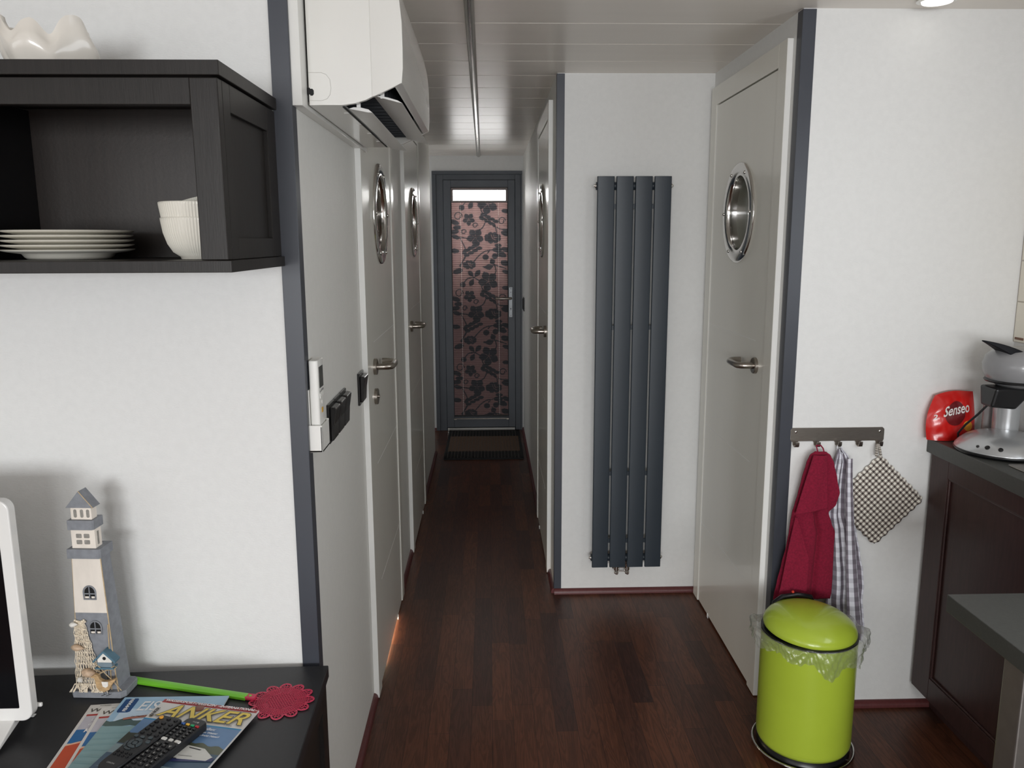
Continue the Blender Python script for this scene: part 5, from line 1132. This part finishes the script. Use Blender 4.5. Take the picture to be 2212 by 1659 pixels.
def coffee():
    cx,cy=1.458,2.180
    t=thing('coffee_machine','silver coffee pad machine with a black lever on the worktop at the right edge','coffee machine',(cx,cy,.8945))
    SIL=mat('silver_plastic',(188,190,192),.28,.55,noise=.02,nscale=20,coat=.3)
    p=[(.108,0),(.118,.0),(.1225,.004),(.1245,.010),(.122,.016),(.113,.027),(.098,.040),(.078,.050),(.050,.0560),(.02,.0580),(1e-5,.0585)]
    MB().use(SIL).lathe([(a,.8948+b) for a,b in p],(cx,cy,0),n=72).build('base_dome',t,smooth=60)
    MB().use(BLACKP).lathe([(.117,.8948),(.1215,.8954),(.1258,.901),(.1258,.904),(.122,.9085)],(cx,cy,0),n=72).build('base_ring',t,smooth=60)
    # three round buttons lying on the dome
    prof=lambda r: float(np.interp(r,[a for a,b in p[3:][::-1]],[.8948+b for a,b in p[3:][::-1]]))
    for an,r,rad,mt in ((204,.112,.0042,BLACKP),(217,.110,.0065,BLACKP),(234,.111,.0062,BLACKP)):
        a=math.radians(an); dz=(prof(r+.004)-prof(r-.004))/.008; z=prof(r); nrm=Vector((-dz*math.cos(a),-dz*math.sin(a),1)).normalized()
        M=Tr(cx+r*math.cos(a),cy+r*math.sin(a),z)@nrm.to_track_quat('Z','Y').to_matrix().to_4x4()
        m=MB(); m.T=M
        if an==233: m.use(CHROME).lathe([(rad+.0035,-.001),(rad+.0035,.0012),(rad,.0016),(rad,-.001)],n=24)
        m.use(mt).lathe([(1e-5,-.002),(rad,-.002),(rad,.0014),(rad*.8,.0022),(1e-5,.0022)],n=24); m.build('button',t,smooth=40)
    m=MB().use(SIL); m.lathe([(.034,.93),(.036,1.09),(.038,1.12)],(cx+.034,cy+.052,0),n=40); m.build('column',t,smooth=50)
    m=MB().use(mat('smoke_grey_tank',(150,146,146),.12,noise=.03,nscale=10,coat=.5)); m.lathe([(.014,.93),(.014,1.06)],(cx+.018,cy+.112,0),n=24); m.build('water_tube',t,smooth=50)
    # spout
    m=MB().use(BLACKP); hx,hy=cx-.025,cy-.035
    m.add([(hx-.052,hy-.03,1.088),(hx+.06,hy-.03,1.088),(hx+.06,hy+.05,1.088),(hx-.052,hy+.05,1.088),(hx-.058,hy-.022,1.035),(hx+.012,hy-.022,1.028),(hx+.012,hy+.03,1.028),(hx-.058,hy+.03,1.035)],[(0,1,2,3),(4,7,6,5),(0,4,5,1),(1,5,6,2),(2,6,7,3),(3,7,4,0)])
    m.build('spout',t,smooth=0,bevel=.006)
    m=MB().use(BLACKP); m.lathe([(.080,1.100),(.0835,1.104),(.080,1.108)],(cx+.008,cy-.02,0),n=48); m.build('head_ring',t,smooth=40)
    m=MB().use(mat('head_grey',(146,146,148),.3,noise=.03,nscale=14,coat=.3)); m.lathe([(.05,1.088),(.078,1.106),(.088,1.130),(.090,1.150),(.084,1.172),(.066,1.188),(.03,1.196),(1e-5,1.197)],(cx+.008,cy-.02,0),n=48); m.build('head',t,smooth=50)
    m=MB().use(BLACKP); N_=14; vs=[];fs=[]
    for i in range(N_+1):
        u=i/N_; x=cx-.112+.115*u; z=1.219-.006*u-.006*math.sin(u*1.4)+(-.026*u*u); w=.004+.030*math.sin(PI*min(1,u*.62))
        th=.003+.034*u
        for (dy,dz) in((-w,0),(w,0),(w,-th),(-w,-th)): vs.append((x,cy-.035+dy,z+dz))
    for i in range(N_):
        for k in range(4): fs.append((i*4+k,i*4+(k+1)%4,(i+1)*4+(k+1)%4,(i+1)*4+k))
    fs+=[(0,3,2,1),(N_*4,N_*4+1,N_*4+2,N_*4+3)]
    m.use(mat('matte_black_lever',(16,17,22),.6,spec=.25,noise=.05,nscale=30)); m.add(vs,fs); m.build('lever',t,smooth=40,bevel=.002)
    MB().use(BLACKP).tube([(cx-.020,cy+.045,1.03),(cx-.045,cy+.060,.99),(cx-.062,cy+.085,.955),(cx-.070,cy+.105,.925),(cx-.065,cy+.110,.899)],.0032,8).build('power_cord',t,smooth=60)
coffee()
# ================================================================== PEDAL BIN
def bin_():
    cx,cy=.922,2.150; R=.1335
    t=thing('pedal_bin','lime green round pedal bin with a clear plastic liner standing before the towels','bin',(cx,cy,0))
    LIME=mat('lime_enamel',(178,200,62),.30,coat=.35,noise=.02,nscale=8)
    MB().use(LIME).lathe([(1e-5,.030),(R-.020,.030),(R-.006,.034),(R-.001,.044),(R,.055),(R,.200),(R-.0005,.372)],(cx,cy,0),n=96).build('body',t,smooth=50)
    MB().use(BLACKP).lathe([(1e-5,.001),(R-.010,.001),(R-.003,.005),(R-.002,.016),(R-.012,.030),(1e-5,.0302)],(cx,cy,0),n=72).build('base',t,smooth=50)
    m=MB().use(CHROME); m.tube([(cx+(R+.0085)*math.cos(2*PI*k/96),cy+(R+.0085)*math.sin(2*PI*k/96),.0175+.0*k) for k in range(96)],.0042,10,closed=True)
    ring=m.build('chrome_ring',t,smooth=60)
    m=MB().use(CHROME)
    for a in(200,260,320,20,80,140): 
        a=math.radians(a); m.tube([(cx+(R-.006)*math.cos(a),cy+(R-.006)*math.sin(a),.012),(cx+(R+.008)*math.cos(a),cy+(R+.008)*math.sin(a),.0165)],.0022,6)
    m.build('ring_stay',ring,smooth=60)
    # lid: dome, tilted a touch towards the room
    tl=MB().use(LIME); prof=[(1e-5,.0585),(.03,.0575),(.060,.0530),(.088,.0450),(.108,.0350),(.122,.0230),(.1290,.0115),(.1300,.004),(.1285,.0),(.122,.001),(.10,.018),(1e-5,.03)]
    tl.T=Tr(cx,cy,.384)@Rx(2.5)@Ry(2.0); tl.lathe(prof,n=96); tl.build('lid',t,smooth=60)
    MB().use(BLACKP).lathe([(R-.004,.372),(R+.0012,.373),(R+.0012,.379),(R-.004,.380)],(cx,cy,0),n=96).build('rim_ring',t,smooth=50)
    m=MB().use(BLACKP); 
    m.tube([(cx-.075,cy+.094,.388),(cx-.068,cy+.100,.414),(cx-.045,cy+.103,.430),(cx+.0,cy+.105,.436),(cx+.04,cy+.103,.430),(cx+.055,cy+.100,.395)],.0080,10); m.box((cx-.05,cy+.09,.34),(cx+.05,cy+.112,.385)); hg=m.build('hinge',t,smooth=50)
    MB().use(mat('red_dot',(200,60,40),.4,noise=.05,nscale=30)).ball((cx-.012,cy+.106,.4445),.0045,6).build('red_button',hg,smooth=60)
    # liner
    lm=bpy.data.materials.new('clear_crumpled_film'); lm.use_nodes=True; nt=lm.node_tree; N=nt.nodes;L=nt.links; N.clear()
    o=N.new('ShaderNodeOutputMaterial'); tr=N.new('ShaderNodeBsdfTransparent'); tr.inputs[0].default_value=(.92,.93,.92,1); gl=N.new('ShaderNodeBsdfGlossy'); gl.inputs['Roughness'].default_value=.16; df=N.new('ShaderNodeBsdfTranslucent'); df.inputs[0].default_value=(.8,.82,.8,1); dd=N.new('ShaderNodeBsdfDiffuse'); dd.inputs[0].default_value=(.75,.77,.74,1)
    a=N.new('ShaderNodeMixShader'); a.inputs[0].default_value=.5; L.new(dd.outputs[0],a.inputs[1]); L.new(df.outputs[0],a.inputs[2])
    b=N.new('ShaderNodeMixShader'); b.inputs[0].default_value=.45; L.new(a.outputs[0],b.inputs[1]); L.new(gl.outputs[0],b.inputs[2])
    lw=N.new('ShaderNodeLayerWeight'); lw.inputs[0].default_value=.3; mr=N.new('ShaderNodeMapRange'); mr.inputs[3].default_value=.20; mr.inputs[4].default_value=.75; L.new(lw.outputs['Facing'],mr.inputs[0])
    c=N.new('ShaderNodeMixShader'); L.new(mr.outputs[0],c.inputs[0]); L.new(tr.outputs[0],c.inputs[1]); L.new(b.outputs[0],c.inputs[2]); L.new(c.outputs[0],o.inputs[0])
    tc=N.new('ShaderNodeTexCoord'); nz=N.new('ShaderNodeTexNoise'); nz.inputs['Scale'].default_value=60; nz.inputs['Detail'].default_value=5; bp=N.new('ShaderNodeBump'); bp.inputs['Distance'].default_value=.006; bp.inputs['Strength'].default_value=.8; L.new(tc.outputs['Object'],nz.inputs['Vector']); L.new(nz.outputs[0],bp.inputs['Height'])
    for n_ in(gl,df,dd): L.new(bp.outputs[0],n_.inputs['Normal'])
    rn=random.Random(11); ph=[rn.uniform(0,6.28) for _ in range(12)]
    def f(u,v):
        a=2*PI*u
        wid=.5+.5*math.sin(a*2+ph[0])*.4+.3*math.sin(a*3+ph[1])
        # starts under the lid, folds out and falls over the body
        front=max(0,math.sin(-a+.25)); drop=.018+.045*front**3*(1+.3*math.sin(a*7+ph[2]))+.012*abs(math.sin(a*5+ph[3]))
        side=abs(math.cos(a))**2
        r=R+.003+(.010+.018*side+.006*math.sin(a*9+ph[4]))*math.sin(min(1,v*1.6)*PI*.55)-(.010*front)*v
        z=.3775+.010*math.sin(v*PI)*(.5+.9*side)+.006*math.sin(v*PI)*math.sin(a*11+ph[5])-drop*v**1.3
        r+=.0028*math.sin(a*31+v*9+ph[6])*v+.0020*math.sin(a*57-v*15+ph[7])*v; z+=.002*math.sin(a*41+v*17+ph[8])*v
        r=max(r,R+.0016)
        return (cx+r*math.cos(a),cy+r*math.sin(a),z)
    MB().use(lm).grid(f,300,20,True).build('plastic_liner',t,smooth=80,recalc=False)
bin_()
# ceiling downlight at the kitchen wall
def downlight():
    t=thing('ceiling_spotlight','small bright ceiling spotlight above the kitchen wall','ceiling light',(1.205,2.262,C-.001))
    MB().use(CHROME).lathe([(.040,C-.001),(.052,C-.001),(.052,C-.005),(.044,C-.008),(.040,C-.006)],(1.205,2.262,0),n=40).build('rim',t,smooth=40)
    MB().use(mat('lamp_glow',(255,250,240),.5,emit=(255,250,242),estr=1.6)).lathe([(1e-5,C-.004),(.0405,C-.004),(.038,C-.010),(1e-5,C-.0125)],(1.205,2.262,0),n=32).build('lamp_disc',t,smooth=0)
downlight()
# ================================================================== LIGHT
def area(name,loc,rot,sx,sy,w,col=(1,1,1),spread=180):
    l=bpy.data.lights.new(name,'AREA'); l.shape='RECTANGLE'; l.size=sx; l.size_y=sy; l.energy=w; l.color=col; l.spread=math.radians(spread)
    o=bpy.data.objects.new(name,l); COL.objects.link(o); o.location=loc; o.rotation_euler=[math.radians(a) for a in rot]; return o
area('daylight_back_left',(-1.1,YB+.30,1.30),(62,0,0),1.95,1.4,LA,(.955,.98,1),130)
area('daylight_back_right',(.75,YB+.30,1.30),(62,0,0),1.05,1.4,LB,(.955,.98,1),130)
area('daylight_left',(XW+.02,-1.15,1.4),(84,0,-90),2.05,.95,LC,(.97,.985,1))
area('daylight_kitchen',(XKR-.01,.85,1.5),(90,0,90),1.25,.66,LD,(.90,.95,1))
area('daylight_recess',(-1.28,5.92,1.25),(90,0,-90),.55,1.3,LR,(.94,.97,1))
area('light_under_door',(XL-.012,2.86,.005),(90,0,-90),.36,.007,LE,(1,.75,.5))
w=bpy.data.worlds.new('overcast_sky'); bpy.context.scene.world=w; w.use_nodes=True; bg=w.node_tree.nodes['Background']
bg.inputs[0].default_value=(1,.99,.97,1); bg.inputs[1].default_value=LW
# ================================================================== CAMERA
cd=bpy.data.cameras.new('camera'); cam=bpy.data.objects.new('camera',cd); COL.objects.link(cam)
r_,u_,f_=cam_basis(); Mx=Matrix((( r_.x,u_.x,-f_.x,0),(r_.y,u_.y,-f_.y,0),(r_.z,u_.z,-f_.z,CAMH),(0,0,0,1))); cam.matrix_world=Mx
cd.sensor_fit='HORIZONTAL'; cd.sensor_width=36; cd.lens=FPX/IW*36; cd.clip_start=.05
sc=bpy.context.scene; sc.camera=cam
sc.view_settings.view_transform='Standard'; sc.view_settings.look='None'; sc.view_settings.exposure=EXPO; sc.view_settings.gamma=1; sc.view_settings.use_curve_mapping=False
for o in bpy.data.objects:
    if '_o' in o: del o['_o']
